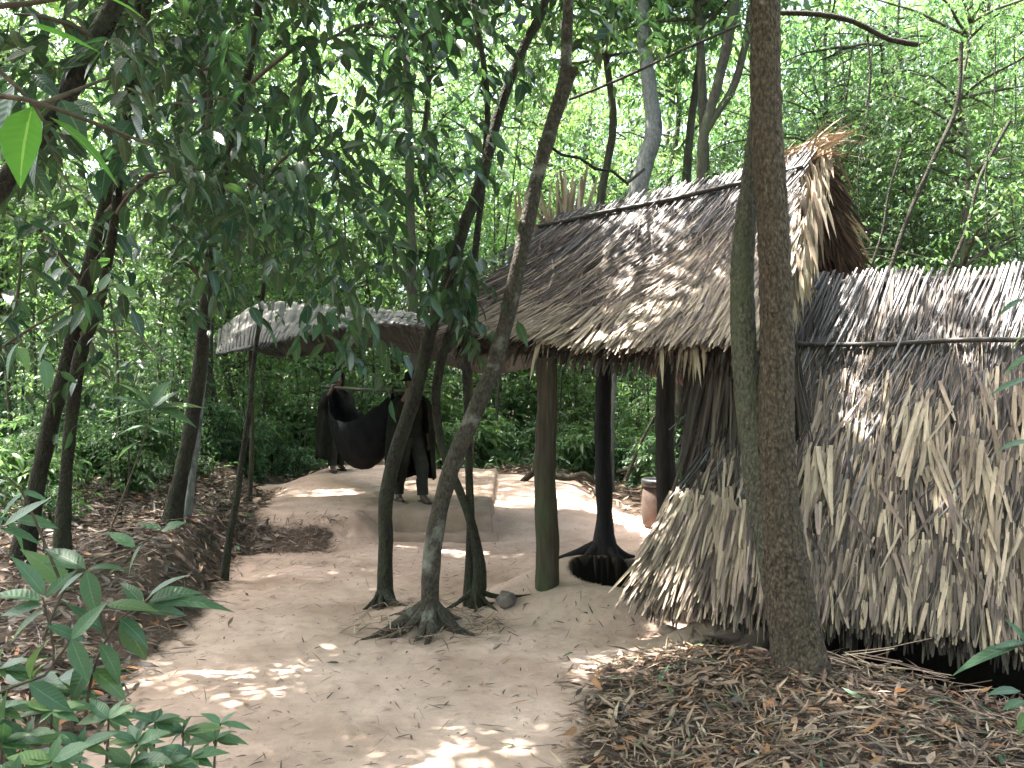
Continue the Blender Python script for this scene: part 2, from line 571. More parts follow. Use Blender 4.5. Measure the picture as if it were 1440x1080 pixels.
xs, ys = axis(-4.2, 4.4, .028, -400, 400), axis(3.2, 10.8, .028, -300, 600)
GX, GY = np.meshgrid(xs, ys, indexing='ij')
GZ = ground_z(GX, GY)
near = (np.abs(GX) < 6) & (GY > 2) & (GY < 15)
ny = np.zeros_like(GZ)
ii = np.argwhere(near)
for a, b in ii:
    q = Vector((GX[a, b], GY[a, b], 0))
    ny[a, b] = .014 * noise.noise(q * 4.5) + .006 * noise.noise(q * 12) + .003 * noise.noise(q * 30)
for k in range(170):        # trodden dents and scuffs
    fx, fy_ = rng.uniform(-2.6, 1.4), rng.uniform(3.2, 10.5)
    th_, ra, rb = rng.uniform(0, 3.14), rng.uniform(.09, .16), rng.uniform(.04, .07)
    dx, dy = GX - fx, GY - fy_
    u_, v_ = dx * math.cos(th_) + dy * math.sin(th_), -dx * math.sin(th_) + dy * math.cos(th_)
    q2 = (u_ / ra) ** 2 + (v_ / rb) ** 2
    ny = ny - rng.uniform(.004, .012) * np.exp(-q2) + .004 * np.exp(-((np.sqrt(q2) - 1.5) / .35) ** 2)
GZ = GZ + ny
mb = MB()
at = np.stack([np.maximum(pit(GX, GY, True), sst(trench(GX, GY), .06, .25)), sand_mask(GX, GY), GX * 0], -1).reshape(-1, 3)  # first channel masks the shade painted into pit and trench
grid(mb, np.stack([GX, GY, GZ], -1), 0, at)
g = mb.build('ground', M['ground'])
tag(g, kind='structure')
g.data.polygons.foreach_set('use_smooth', np.ones(len(g.data.polygons), bool))

# the squared half of the platform
def rough_box(mb, x0, x1, y0, y1, z0, z1, s=.05, amp=.012, rr=.05):
    """top and sides as one draped sheet with rounded edges"""
    ex = np.array([-1, -.5, 0] + [], float)
    X = np.concatenate([[x0, x0, x0, x0], np.arange(x0 + rr, x1 - rr, s), [x1, x1, x1, x1]])
    Y = np.concatenate([[y0, y0, y0, y0], np.arange(y0 + rr, y1 - rr, s), [y1, y1, y1, y1]])
    kx = np.concatenate([[0, .4, .8, 1], np.ones(len(X) - 8), [1, .8, .4, 0]])
    ky = np.concatenate([[0, .4, .8, 1], np.ones(len(Y) - 8), [1, .8, .4, 0]])
    gx, gy = np.meshgrid(X, Y, indexing='ij')
    k = np.minimum(kx[:, None], ky[None])
    inx = np.where(np.arange(len(X)) < 4, 1, np.where(np.arange(len(X)) >= len(X) - 4, -1, 0))
    iny = np.where(np.arange(len(Y)) < 4, 1, np.where(np.arange(len(Y)) >= len(Y) - 4, -1, 0))
    zz = z0 + (z1 - z0) * k
    ins = .035 * k ** 2
    gx = gx + ins * inx[:, None] * (1 + 0 * gy)
    gy = gy + ins * iny[None]
    P = np.stack([gx, gy, zz], -1)
    for a in range(P.shape[0]):
        for b in range(P.shape[1]):
            q = Vector(P[a, b]) * 3
            P[a, b] += amp * np.array(noise.noise_vector(q)) + amp * .5 * np.array(noise.noise_vector(q * 3))
    return P


mb = MB()
P = rough_box(mb, -2.05, -.24, 9.98, 14.4, -.15, .325, amp=.045, rr=.2)
P[..., 2] += .14 * sst(P[..., 1], 10.6, 14) * sst(P[..., 2], .1, .3)
grid(mb, P)
pf = thing('earth_platform', 'low squared platform of packed earth the two carriers stand on', 'platform')
mb.build('slab', M['earth'], pf)
mb = MB()
P = rough_box(mb, -2.0, -.16, 9.68, 10.02, -.15, .075, amp=.04, rr=.12)
grid(mb, P)
mb.build('step', M['earth'], pf)

# ------------------------------------------------------------------ camera, sky, sun
cam = bpy.data.cameras.new('camera')
cam.sensor_width = 36
cam.lens = 36 * F / 1440
cam.clip_end = 2000
cam.clip_start = .05
co = bpy.data.objects.new('camera', cam)
co.location = (0, 0, CAMZ)
co.rotation_euler = (math.pi / 2 + PITCH, 0, 0)
col.objects.link(co)
scene.camera = co

SUN_DIR = unit(A(-.36, .16, 1.0))       # towards the sun
el = math.asin(SUN_DIR[2])
azim = math.atan2(SUN_DIR[0], SUN_DIR[1])
w = bpy.data.worlds.new('World')
scene.world = w
w.use_nodes = True
nt = w.node_tree
sky = nt.nodes.new('ShaderNodeTexSky')
sky.sky_type = 'NISHITA'
sky.sun_disc = False
sky.sun_elevation = el
sky.sun_rotation = azim
sky.dust_density = 6
sky.air_density = .8
sky.ozone_density = .5
bg = nt.nodes['Background']
hs = nt.nodes.new('ShaderNodeHueSaturation')
hs.inputs['Saturation'].default_value = .85
nt.links.new(sky.outputs[0], hs.inputs['Color'])
nt.links.new(hs.outputs[0], bg.inputs[0])
bg.inputs[1].default_value = .15
sl = bpy.data.lights.new('sun', 'SUN')
sl.energy = 4.8
sl.angle = math.radians(.55)
sl.color = (1, .95, .86)
so = bpy.data.objects.new('sun', sl)
so.rotation_euler = Vector(SUN_DIR).to_track_quat('Z', 'Y').to_euler()
so.location = (0, 0, 30)
col.objects.link(so)
scene.view_settings.view_transform = 'Standard'
scene.view_settings.look = 'None'
scene.view_settings.exposure = 3.0
scene.view_settings.gamma = 1
cy = scene.cycles
cy.max_bounces = 4
cy.diffuse_bounces = 2
cy.glossy_bounces = 2
cy.transmission_bounces = 2
cy.transparent_max_bounces = 4
cy.use_denoising = True
cy.use_adaptive_sampling = True
cy.adaptive_threshold = .02
cy.sample_clamp_indirect = 4

# ------------------------------------------------------------------ thatch
def slope_strands(mb, fn, n, L, Wd, mi=0, ab=None, skew=0, jit=.12, lift=(.02, .06), prof=BLADE, bend=.0, fold=.35, zd=0, slen=1.95, over=.05, nj=.16):
    """fn(a,b) -> pos, down, normal ; a along the ridge, b down the slope"""
    a, b = ab
    P, D, N = fn(a, b)
    S = np.cross(D, N)
    jit = jit * .62
    cs = .09 * np.sin(a * 11 + b * 17) * np.sin(b * 29 + a * 5)
    D = unit(D + S * (skew + cs + rng.normal(0, jit, n))[:, None] + N * rng.normal(-.01, .03, n)[:, None])
    P = P + N * rng.uniform(*lift, n)[:, None]
    Nn = unit(N + rng.normal(0, nj, (n, 3)))
    Ls = np.minimum(rng.uniform(*L, n), np.maximum((1 - b) * slen + over + rng.normal(0, .025, n), .05))
    V, Fa, At = blades(P, D, Nn, Ls, rng.uniform(*Wd, n), prof, bend=rng.normal(bend, .03, n), fold=fold,
                       side=rng.normal(0, .04, n), zdroop=zd)
    am = a * (1 if slen > 2 else 2.6)
    cl = .5 + .30 * (np.sin(am * 7.1 + b * 9 + 1) * np.sin(b * 23 - am * 3.7 + 2) * .6 + .4 * np.sin(am * 19 + b * 31)) + rng.normal(.04 if slen > 2 else -.02, .36, n)
    At[:, 2] = np.repeat(np.clip(cl, 0, 1), len(At) // n)
    mb.add(V, Fa, mi, At)


def slope_strandsB(*a, **k):
    slope_strands(*a, slen=2.85, over=.0, **k)


# --- hut over the posts
EL, ER = A(-.484, 7.05, 2.13), A(1.84, 5.87, 1.97)
RL, RR = A(.39, 8.29, 3.44), A(2.62, 7.15, 3.73)


def roofA(a, b):
    a = np.asarray(a)[:, None]
    b = np.asarray(b)[:, None]
    top = RL + (RR - RL) * a
    top[:, 2:3] += .07 * np.clip((a - .75) / .25, 0, 1.4) ** 2
    bot = EL + (ER - EL) * a
    bot[:, 2:3] += .03 * np.sin(a * 9) - .03 * np.sin(a * math.pi)
    P = top + (bot - top) * b
    P[:, 2:3] -= .10 * np.sin(b * math.pi)
    e = .01
    t2 = top + (bot - top) * (b + e)
    t2[:, 2:3] -= .10 * np.sin((b + e) * math.pi)
    D = unit(t2 - P)
    N = unit(np.cross(D, unit(bot * 0 + (ER - EL))))
    N = np.where(N[:, 2:3] < 0, -N, N)
    return P, D, N


def roofA_back(a, b):
    a = np.asarray(a)[:, None]
    b = np.asarray(b)[:, None]
    top = RL + (RR - RL) * a
    top[:, 2:3] += .07 * np.clip((a - .75) / .25, 0, 1.4) ** 2
    bot = top + NB * 1.75 + DV * .5
    bot[:, 2:3] = 2.0
    top = top + DV * .06
    P = top + (bot - top) * b
    P[:, 2:3] -= .10 * np.sin(b * math.pi)
    e = .01
    t2 = top + (bot - top) * (b + e)
    t2[:, 2:3] -= .10 * np.sin((b + e) * math.pi)
    D = unit(t2 - P)
    N = unit(np.cross(D, np.repeat(DV[None], len(a), 0)))
    N = np.where(N[:, 2:3] < 0, -N, N)
    return P, D, N


def core(mb, fn, na=30, nb=20, th=.12, off=-.01, mi=0, a0=0, a1=1, b0=0, b1=1, edge=None):
    aa, bb = np.meshgrid(np.linspace(a0, a1, na), np.linspace(b0, b1, nb), indexing='ij')
    if edge is not None:
        aa = edge(aa, bb)
    P, D, N = fn(aa.ravel(), bb.ravel())
    o = P + N * off
    i = P - N * th
    o, i = o.reshape(na, nb, 3), i.reshape(na, nb, 3)
    loop = np.concatenate([o, i[:, ::-1], o[:, :1]], 1)
    grid(mb, loop, mi)
    for k in (0, na - 1):
        grid(mb, np.stack([o[k], i[k]], 0), mi)


hutA = thing('thatched_hut', 'small raised palm-thatch roof on rough wooden posts over the pit', 'hut')


def jab(n, a0, a1, b0, b1, rows=None):
    a = rng.uniform(a0, a1, n)
    if rows:
        b = b0 + (b1 - b0) * (rng.integers(0, rows, n) + rng.normal(.5, .2, n)) / rows
    else:
        b = rng.uniform(b0, b1, n)
    return a, b


mb = MB()
core(mb, roofA, th=.10, b1=.97)
# long dark skewed strands low on the left, grey ribs high up, broad pale blades low on the right
slope_strands(mb, roofA, 1500, (.5, .9), (.010, .020), 2, jab(1500, 0, 1, -.02, .72), skew=.25, jit=.15)
slope_strands(mb, roofA, 1700, (.6, 1.1), (.009, .018), 2, jab(1700, .02, .75, .22, .80), skew=.85, jit=.16, lift=(.04, .08))
slope_strands(mb, roofA, 1300, (.5, .9), (.009, .018), 1, jab(1300, .02, .80, .30, .84), skew=.75, jit=.2, lift=(.05, .10))
slope_strands(mb, roofA, 1500, (.3, .55), (.015, .030), 1, jab(1500, .45, 1.02, .42, .92), skew=.16, jit=.15, lift=(.06, .11))
slope_strands(mb, roofA, 520, (.22, .4), (.017, .034), 3, jab(520, .42, 1.02, .66, .93), skew=.12, jit=.13, lift=(.08, .125))
slope_strands(mb, roofA, 500, (.2, .45), (.010, .022), 3, jab(500, .6, 1.02, .32, .75), skew=.12, jit=.13, lift=(.07, .11))
slope_strands(mb, roofA, 260, (.3, .5), (.010, .022), 3, jab(260, .02, .45, .72, .92), skew=.55, jit=.2, lift=(.08, .11))
n = 250
a = np.repeat(np.linspace(-.0, 1.02, n // 2), 2) + rng.normal(0, .003, n)
slope_strands(mb, roofA, n, (.6, .95), (.010, .015), 4, (a, rng.uniform(-.02, .05, n)), skew=.36, jit=.03, lift=(.075, .10), prof=STICK, fold=-.9)
slope_strands(mb, roofA, 420, (.45, .85), (.009, .014), 4, jab(420, .05, 1, .0, .36), skew=.46, jit=.07, lift=(.07, .10), prof=STICK, fold=-.9)
slope_strands(mb, roofA, 1400, (.15, .5), (.003, .007), 1, jab(1400, 0, 1, .1, .92), skew=.45, jit=.25, lift=(.08, .12))
slope_strands(mb, roofA, 120, (.2, .5), (.010, .02), 1, jab(120, 0, 1, .15, .6), skew=.3, jit=.5, lift=(.10, .13))
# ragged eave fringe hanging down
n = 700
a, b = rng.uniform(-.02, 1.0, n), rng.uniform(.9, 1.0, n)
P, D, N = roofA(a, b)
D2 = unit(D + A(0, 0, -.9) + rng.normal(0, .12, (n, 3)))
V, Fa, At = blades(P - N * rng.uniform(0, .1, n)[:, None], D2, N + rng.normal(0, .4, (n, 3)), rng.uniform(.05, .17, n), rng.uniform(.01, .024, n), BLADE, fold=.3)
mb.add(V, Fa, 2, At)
for (a0_, k) in ((.70, 16), (.76, 22), (.80, 14), (.30, 8)):       # a few long pale leaves hanging below the eave
    n = k
    P, D, N = roofA(rng.normal(a0_, .02, n), rng.uniform(.80, .95, n))
    D2 = unit(D * .7 + A(0, 0, -.8) + rng.normal(0, .12, (n, 3)))
    V, Fa, At = blades(P + N * rng.uniform(.08, .13, n)[:, None], D2, N + rng.normal(0, .3, (n, 3)), rng.uniform(.2, .46, n), rng.uniform(.016, .034, n), LEAF_MD, fold=.35, bend=.1)
    mb.add(V, Fa, 3, At)
# left rake edge: strands poking out
n = 260
b = rng.uniform(0, .98, n)
P, D, N = roofA(np.full(n, -.005), b)
D2 = unit(D * 1 - DV * rng.uniform(.1, .55, n)[:, None] + rng.normal(0, .1, (n, 3)))
V, Fa, At = blades(P + N * rng.uniform(-.08, .05, n)[:, None], D2, N, rng.uniform(.1, .26, n), rng.uniform(.008, .018, n), BLADE, fold=.3)
mb.add(V, Fa, 2, At)
mb.build('front_thatch', [M['thatch_core'], M['straw'], M['straw_dark'], M['straw_pale'], M['stick']], hutA)

mb = MB()
core(mb, roofA_back, th=.10)
slope_strands(mb, roofA_back, 2600, (.4, .8), (.014, .03), 1, jab(2600, 0, 1.02, -.02, .86), skew=.1, jit=.16)
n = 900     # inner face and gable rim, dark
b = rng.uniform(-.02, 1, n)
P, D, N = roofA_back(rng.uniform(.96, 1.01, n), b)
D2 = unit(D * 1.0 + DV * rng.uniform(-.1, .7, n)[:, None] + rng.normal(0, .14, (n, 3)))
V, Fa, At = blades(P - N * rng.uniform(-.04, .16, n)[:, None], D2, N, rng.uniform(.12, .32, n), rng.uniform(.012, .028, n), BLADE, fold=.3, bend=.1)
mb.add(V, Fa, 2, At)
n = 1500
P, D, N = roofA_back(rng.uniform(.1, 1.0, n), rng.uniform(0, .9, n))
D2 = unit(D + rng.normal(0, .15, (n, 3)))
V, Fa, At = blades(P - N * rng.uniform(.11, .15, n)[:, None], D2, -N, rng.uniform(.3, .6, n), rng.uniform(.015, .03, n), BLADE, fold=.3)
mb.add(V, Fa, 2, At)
mb.build('rear_thatch', [M['thatch_core'], M['straw'], M['straw_dark']], hutA)

# gable fringe of long pale leaves round the near end
mb = MB()
n = 460
b = rng.uniform(-.03, .66, n)
P, D, N = roofA(rng.uniform(.86, 1.045, n), b)
D2 = unit(D * rng.uniform(.35, .9, n)[:, None] + DV * rng.uniform(.0, .35, n)[:, None] + A(0, 0, -.85) + rng.normal(0, .14, (n, 3)))
V, Fa, At = blades(P + N * rng.uniform(.0, .12, n)[:, None], D2, N + DV * .4 + rng.normal(0, .3, (n, 3)), rng.uniform(.22, .56, n), rng.uniform(.018, .052, n), LEAF_MD, fold=.35, bend=rng.uniform(0, .35, n))
mb.add(V, Fa, 0, At)
n = 170
P, D, N = roofA(rng.uniform(.80, 1.04, n), rng.uniform(-.04, .08, n))
D2 = unit(-D * rng.uniform(.1, .7, n)[:, None] + DV * rng.uniform(.5, 1.1, n)[:, None] + A(0, 0, .25) + rng.normal(0, .2, (n, 3)))
V, Fa, At = blades(P + N * rng.uniform(.0, .08, n)[:, None], D2, A(0, 0, 1) + rng.normal(0, .4, (n, 3)), rng.uniform(.15, .45, n), rng.uniform(.012, .030, n), LEAF_MD, fold=.35, bend=rng.uniform(.1, .8, n))
mb.add(V, Fa, 0, At)
mb.build('gable_fringe', [M['straw_pale'], M['straw']], hutA)

# tuft of upright dry leaves at the far ridge end
mb = MB()
for (u0, v0, u1, v1, k) in ((770, 322, 762, 262, 4), (792, 318, 790, 248, 6), (805, 308, 812, 240, 6), (815, 300, 828, 236, 4), (780, 320, 800, 250, 4)):
    p0, p1 = W(u0, v0, 8.2), W(u1, v1, 8.25)
    d = p1 - p0
    Pn = p0 + rng.normal(0, .035, (k, 3))
    V, Fa, At = blades(Pn, unit(d + rng.normal(0, .05, (k, 3))), A(0, -1, .2) + rng.normal(0, .3, (k, 3)), np.linalg.norm(d) * rng.uniform(.8, 1.08, k), rng.uniform(.02, .045, k), BLADE, fold=.4, bend=.05)
    mb.add(V, Fa, 0, At)
for i in range(14):
    k = 1
    p0 = W(rng.uniform(722, 780), rng.uniform(300, 335), 8.1)
    V, Fa, At = blades([p0], [A(rng.uniform(-.6, .1), -.2, rng.uniform(.1, 1))], [A(0, -1, 0)], rng.uniform(.12, .3), .03, BLADE, fold=.4)
    mb.add(V, Fa, 0, At)
mb.build('ridge_tuft', M['straw_pale'], hutA)

# pole that presses the thatch down
def roof_pole(mb, fn, b, r, off, a0, a1):
    a = np.linspace(a0, a1, 9)
    P, D, N = fn(a, np.full(9, b))
    P = P + N * off
    P[:, 2] += rng.normal(0, .006, 9)
    tube(mb, P, r, 10, .08, rough=.12, freq=12)


mb = MB()
roof_pole(mb, roofA, .10, .021, .115, -.01, .98)
mb.build('thatch_pole', M['pole'], hutA)


def post(mb, x, y, z0, z1, r0, r1, lean=(0, 0), rough=.10, flare=0):
    pts = []
    for t in np.linspace(0, 1, 7):
        rr = r0 + (r1 - r0) * t + flare * max(0, 1 - t * 7) ** 2
        pts.append([x + lean[0] * t + .01 * math.sin(t * 9), y + lean[1] * t, z0 + (z1 - z0) * t, rr])
    tube(mb, pts, None, 22, .07, rough=rough, freq=5, flute=.02)


P1 = A(.275, 6.72)
P2 = A(.95, 8.60)
P3 = A(1.54, 8.30)
P4 = A(1.43, 6.47)
mb = MB()
post(mb, P1[0], P1[1], gz(*P1) - .1, 1.99, .098, .082)
mb.build('post', M['wood_green'], hutA)['label'] = 'moss-green weathered front post'
mb = MB()
post(mb, P2[0], P2[1], gz(*P2) - .1, 2.6, .095, .075, lean=(.0, 0), flare=.10)
for an, L in ((2.9, .55), (3.6, .40), (5.2, .35), (.2, .35), (1.6, .3)):
    q = []
    for t in np.linspace(0, 1, 5):
        x, y = P2[0] + math.cos(an + .3 * t) * (.04 + L * t), P2[1] + math.sin(an + .3 * t) * (.04 + L * t)
        q.append([x, y, gz(x, y) + .16 * (1 - t) ** 2 + .01, .06 * (1 - t) + .012])
    tube(mb, q, None, 10, .05, rough=.15)
mb.build('post', M['wood_black'], hutA)['label'] = 'blackened post with flaring roots at its foot'
mb = MB()
post(mb, P3[0], P3[1], gz(*P3) - .1, 2.6, .105, .09)
mb.build('post', M['wood_dark'], hutA)
mb = MB()
post(mb, P4[0], P4[1], -1.9, 2.1, .12, .10)
mb.build('post', M['wood_dark'], hutA)
mb = MB()
# rafters and eave beam under the thatch
def beam(mb, p, q, r):
    tube(mb, [p, (np.asarray(p) + q) / 2 + A(0, 0, -.015), q], r, 10, .15, rough=.1)


_, Da, Na = roofA(np.array([.5]), np.array([.5]))
for a in (.08, .36, .66, .94):
    Pq, _, Nq = roofA(np.array([a, a]), np.array([.02, .95]))
    beam(mb, Pq[0] - Nq[0] * .14, Pq[1] - Nq[1] * .14, .03)
mb.build('rafter', M['wood_dark'], hutA)
mb = MB()
Pq, _, Nq = roofA(np.array([.0, 1.0]), np.array([.86, .86]))
beam(mb, Pq[0] - Nq[0] * .2, Pq[1] - Nq[1] * .2, .045)
mb.build('eave_beam', M['wood_dark'], hutA)
mb = MB()
beam(mb, RL - A(0, 0, .2), RR - A(0, 0, .2), .045)
mb.build('ridge_beam', M['wood_dark'], hutA)

# --- big low roof on the right
ZR = 2.60


def roofB(a, b):
    """a: metres along the eave from its left end, b: 0 ridge .. 1 eave"""
    a = np.asarray(a, float)[:, None]
    b = np.asarray(b, float)[:, None]
    wv = .025 * np.sin(a * 2.3 + b * 4) + .015 * np.sin(a * 5.1 - b * 7)

    def pos(b):
        wdt = 1.72 * (1 - b)
        P = EBL + DV * a + NB * wdt
        z = .27 - .03 * a + (ZR - .24) * (1 - b) - .07 * np.sin((1 - b) * math.pi) + wv * 0
        z = z + .03 * a * (1 - b)
        P = np.concatenate([P[:, :2], z], 1)
        return P
    P = pos(b)
    D = unit(pos(b + .01) - P)
    N = unit(np.cross(D, np.repeat(DV[None], len(a), 0)))
    N = np.where(N[:, 2:3] < 0, -N, N)
    P = P + N * wv
    return P, D, N


def roofB_back(a, b):
    P, D, N = roofB(a, b)
    off = 1.72 * (1 - np.asarray(b))[:, None]
    P = P + NB * 2 * (1.72 - off) 
    D = D - NB * 2 * (D @ NB)[:, None]
    N = N - NB * 2 * (N @ NB)[:, None]
    return P, D, N


def leftB(b):   # left boundary of the big roof, metres along
    return np.interp(b, [0, .25, .45, .6, .72, 1], [.62, .42, .36, .33, .17, 0])


A1 = 4.6
hutB = thing('thatched_shelter', 'big low thatched roof reaching almost to the ground over a sunken room', 'shelter')
mb = MB()
core(mb, roofB, 40, 24, .10, b1=.965, a0=0, a1=1, edge=lambda a, b: leftB(b) + .05 + a * (A1 - leftB(b)))


def sB(n, b0, b1, a0=0, a1=A1, rows=None):
    b = rng.uniform(b0, b1, n)
    if rows:
        b = b0 + (b1 - b0) * (rng.integers(0, rows, n) + rng.normal(.5, .22, n)) / rows
    l = leftB(np.clip(b, 0, 1))
    a = rng.uniform(np.maximum(l, a0), a1, n)
    return a, b


slope_strandsB(mb, roofB, 6800, (.30, .60), (.013, .030), 1, sB(6800, .20, .86, rows=9), skew=.12, jit=.11, lift=(.02, .07))
slope_strandsB(mb, roofB, 4200, (.22, .45), (.014, .032), 1, sB(4200, .30, .88, rows=8), skew=.12, jit=.13, lift=(.05, .10))
slope_strandsB(mb, roofB, 1300, (.25, .50), (.010, .026), 2, sB(1300, .28, .88), skew=.03, jit=.16, lift=(.06, .105))
slope_strandsB(mb, roofB, 420, (.18, .40), (.014, .028), 3, sB(420, .30, .9), skew=.0, jit=.12, lift=(.08, .12))
slope_strandsB(mb, roofB, 1500, (.15, .32), (.012, .028), 1, sB(1500, .80, .95), skew=.04, jit=.15, lift=(.04, .12))
slope_strandsB(mb, roofB, 160, (.15, .4), (.014, .03), 1, sB(160, .3, .9), skew=0, jit=.6, lift=(.11, .14))
slope_strandsB(mb, roofB, 1500, (.15, .6), (.003, .007), 1, sB(1500, .2, .95), skew=.1, jit=.22, lift=(.08, .125))
slope_strandsB(mb, roofB, 700, (.3, .7), (.010, .016), 4, sB(700, .18, .55), skew=.40, jit=.3, lift=(.07, .11), prof=STICK, fold=-.9)
# pale tufts
for (ac, bc, k) in ((1.75, .42, 26), (2.45, .36, 34), (2.55, .40, 22), (1.15, .55, 16), (2.1, .52, 14), (.45, .72, 60), (.25, .76, 40), (.7, .76, 40)):
    slope_strandsB(mb, roofB, k, (.35, .7), (.020, .042), 3, (rng.normal(ac, .06, k), rng.normal(bc, .03, k)), jit=.22, lift=(.10, .14))
# neat ribs along the top
n = 230
a = np.repeat(np.linspace(.55, A1, n // 2), 2) + rng.normal(0, .004, n)
slope_strandsB(mb, roofB, n, (.55, .95), (.012, .018), 4, (a, rng.uniform(-.008, .012, n)), skew=.30, jit=.03, lift=(.08, .11), prof=STICK, fold=-.8)
slope_strandsB(mb, roofB, 420, (.4, .75), (.009, .015), 4, sB(420, .01, .22), skew=.32, jit=.07, lift=(.06, .09), prof=STICK, fold=-.8)
slope_strandsB(mb, roofB, 1900, (.3, .6), (.012, .02), 2, sB(1900, .0, .25), skew=.1, jit=.1, lift=(.05, .09))
# drooping ragged eave
n = 1300
a, b = rng.uniform(0, A1, n), rng.uniform(.93, .985, n)
P, D, N = roofB(a, b)
D2 = unit(D + A(0, 0, -.5) + rng.normal(0, .15, (n, 3)))
V, Fa, At = blades(P - N * rng.uniform(-.06, .11, n)[:, None], D2, N + rng.normal(0, .4, (n, 3)), rng.uniform(.05, .16, n), rng.uniform(.01, .026, n), BLADE, fold=.3)
mb.add(V, Fa, 2, At)
mb.build('front_thatch', [M['thatch_core'], M['straw'], M['straw_dark'], M['straw_pale'], M['stick']], hutB)
# flared corner skirt at the left end
mb = MB()
n = 1000
q = rng.uniform(0, 1, n)
b = .70 + .22 * rng.uniform(0, 1, n)
a = leftB(b) + (rng.uniform(0, 1, n) ** 1.6) * .95 - .02
P, D, N = roofB(a, b)
fan = np.clip(.55 - a, -.1, .5)
D2 = unit(D - DV * (fan * .62)[:, None] + N * .10 + rng.normal(0, .07, (n, 3)))
V, Fa, At = blades(P + N * rng.uniform(.05, .16, n)[:, None], D2, N + rng.normal(0, .3, (n, 3)), rng.uniform(.25, .55, n) * (1 - (b - .7)), rng.uniform(.012, .030, n), BLADE, fold=.35, bend=rng.normal(0, .06, n))
q_ = Fa.reshape(n, -1, 4)
mb.add(V, Fa, 0, At)
mb.M[-1] = np.repeat((rng.uniform(0, 1, n) < .62).astype(int), q_.shape[1])
n = 220
b = rng.uniform(.68, .8, n)
a = leftB(b) + rng.uniform(-.03, .15, n)
P, D, N = roofB(a, b)
D2 = unit(D - DV * rng.uniform(.0, .36, n)[:, None] + rng.normal(0, .08, (n, 3)))
V, Fa, At = blades(P + N * rng.uniform(-.08, .12, n)[:, None], D2, N, rng.uniform(.4, .68, n), rng.uniform(.008, .018, n), BLADE, fold=.3)
mb.add(V, Fa, 1, At)
mb.build('corner_skirt', [M['straw_pale'], M['straw']], hutB)
# tall dark leaf wall where the two roofs meet
mb = MB()
n = 900
z = rng.uniform(1.1, 2.15, n)
s = rng.uniform(0, 1, n) ** .8
P = A(1.42, 6.38, 0) + DV * (s * .75)[:, None] + NB * rng.normal(-.02, .05, n)[:, None]
P[:, 2] = z
D2 = unit(A(0, 0, -1) + DV * ((s - .7) * .25)[:, None] - NB * .12 + rng.normal(0, .07, (n, 3)))
V, Fa, At = blades(P, D2, -NB + rng.normal(0, .4, (n, 3)), rng.uniform(.45, .8, n), rng.uniform(.012, .028, n), BLADE, fold=.3)
mb.add(V, Fa, 0, At)
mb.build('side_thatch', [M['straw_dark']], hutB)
mb = MB()
core(mb, roofB_back, 30, 14, .10, a0=.6, a1=A1)
slope_strands(mb, roofB_back, 900, (.4, .8), (.02, .04), 1, (rng.uniform(.6, A1, 900), rng.uniform(-.02, .8, 900)))
mb.build('rear_thatch', [M['thatch_core'], M['straw']], hutB)
mb = MB()
roof_pole(mb, roofB, .235, .019, .12, .50, A1)
mb.build('thatch_pole', M['pole'], hutB)
for (aa, k) in ((1.3, 0), (2.6, 1), (3.9, 2)):
    mb = MB()
    P, D, N = roofB(np.array([aa]), np.array([.78]))
    q = P[0] - N[0] * .2
    post(mb, q[0], q[1], gz(q[0], q[1]) - .1, q[2], .06, .055)
    mb.build('post', M['wood_dark'], hutB)

# ------------------------------------------------------------------ sheet roof over the carriers
rows = [
    [(308, 462, 11.6), (366, 428, 11.7), (440, 428, 11.9), (520, 433, 11.9), (590, 440, 11.6), (655, 446, 11.2), (720, 452, 11.0), (790, 455, 10.8)],
    [(306, 485, 10.9), (356, 458, 10.8), (430, 448, 10.8), (500, 450, 10.7), (570, 452, 10.4), (640, 462, 10.1), (710, 470, 9.9), (790, 472, 9.8)],
    [(304, 498, 10.5), (350, 490, 10.3), (395, 480, 10.1), (465, 466, 9.9), (540, 458, 9.6), (625, 466, 9.4), (700, 478, 9.3), (790, 480, 9.3)],
    [(305, 499, 10.52), (351, 492, 10.34), (400, 502, 10.7), (470, 494, 11.5), (545, 488, 11.7), (625, 512, 11.6), (695, 526, 11.5), (790, 505, 11.4)],
]
R = np.array([[W(*p) for p in r] for r in rows])
Rc = np.array([catmull(r, .05)[:: 1][np.linspace(0, len(catmull(r, .05)) - 1, 270).astype(int)] for r in R])
Rf = []
for j in range(270):
    c = catmull(Rc[:, j], .04)
    Rf.append(c[np.linspace(0, len(c) - 1, 40).astype(int)])
Rf = np.array(Rf)
for i in range(270):
    Rf[i, :24, 2] += .008 * math.sin(i * .75)
for i in range(270):
    for j in range(40):
        Rf[i, j] += .008 * np.array(noise.noise_vector(Vector(Rf[i, j]) * 2.2))
sr = thing('sheet_canopy', 'sagging weathered grey sheet roof hung above the two carriers', 'canopy')
nr = 0
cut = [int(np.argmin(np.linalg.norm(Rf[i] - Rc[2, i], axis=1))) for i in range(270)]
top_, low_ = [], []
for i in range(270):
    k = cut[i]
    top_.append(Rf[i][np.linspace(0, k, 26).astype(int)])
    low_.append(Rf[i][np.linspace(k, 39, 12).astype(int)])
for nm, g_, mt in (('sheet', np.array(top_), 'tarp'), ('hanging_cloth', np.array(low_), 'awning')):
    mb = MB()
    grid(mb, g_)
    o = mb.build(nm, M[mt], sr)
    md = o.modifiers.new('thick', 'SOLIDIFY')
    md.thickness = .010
mb = MB()
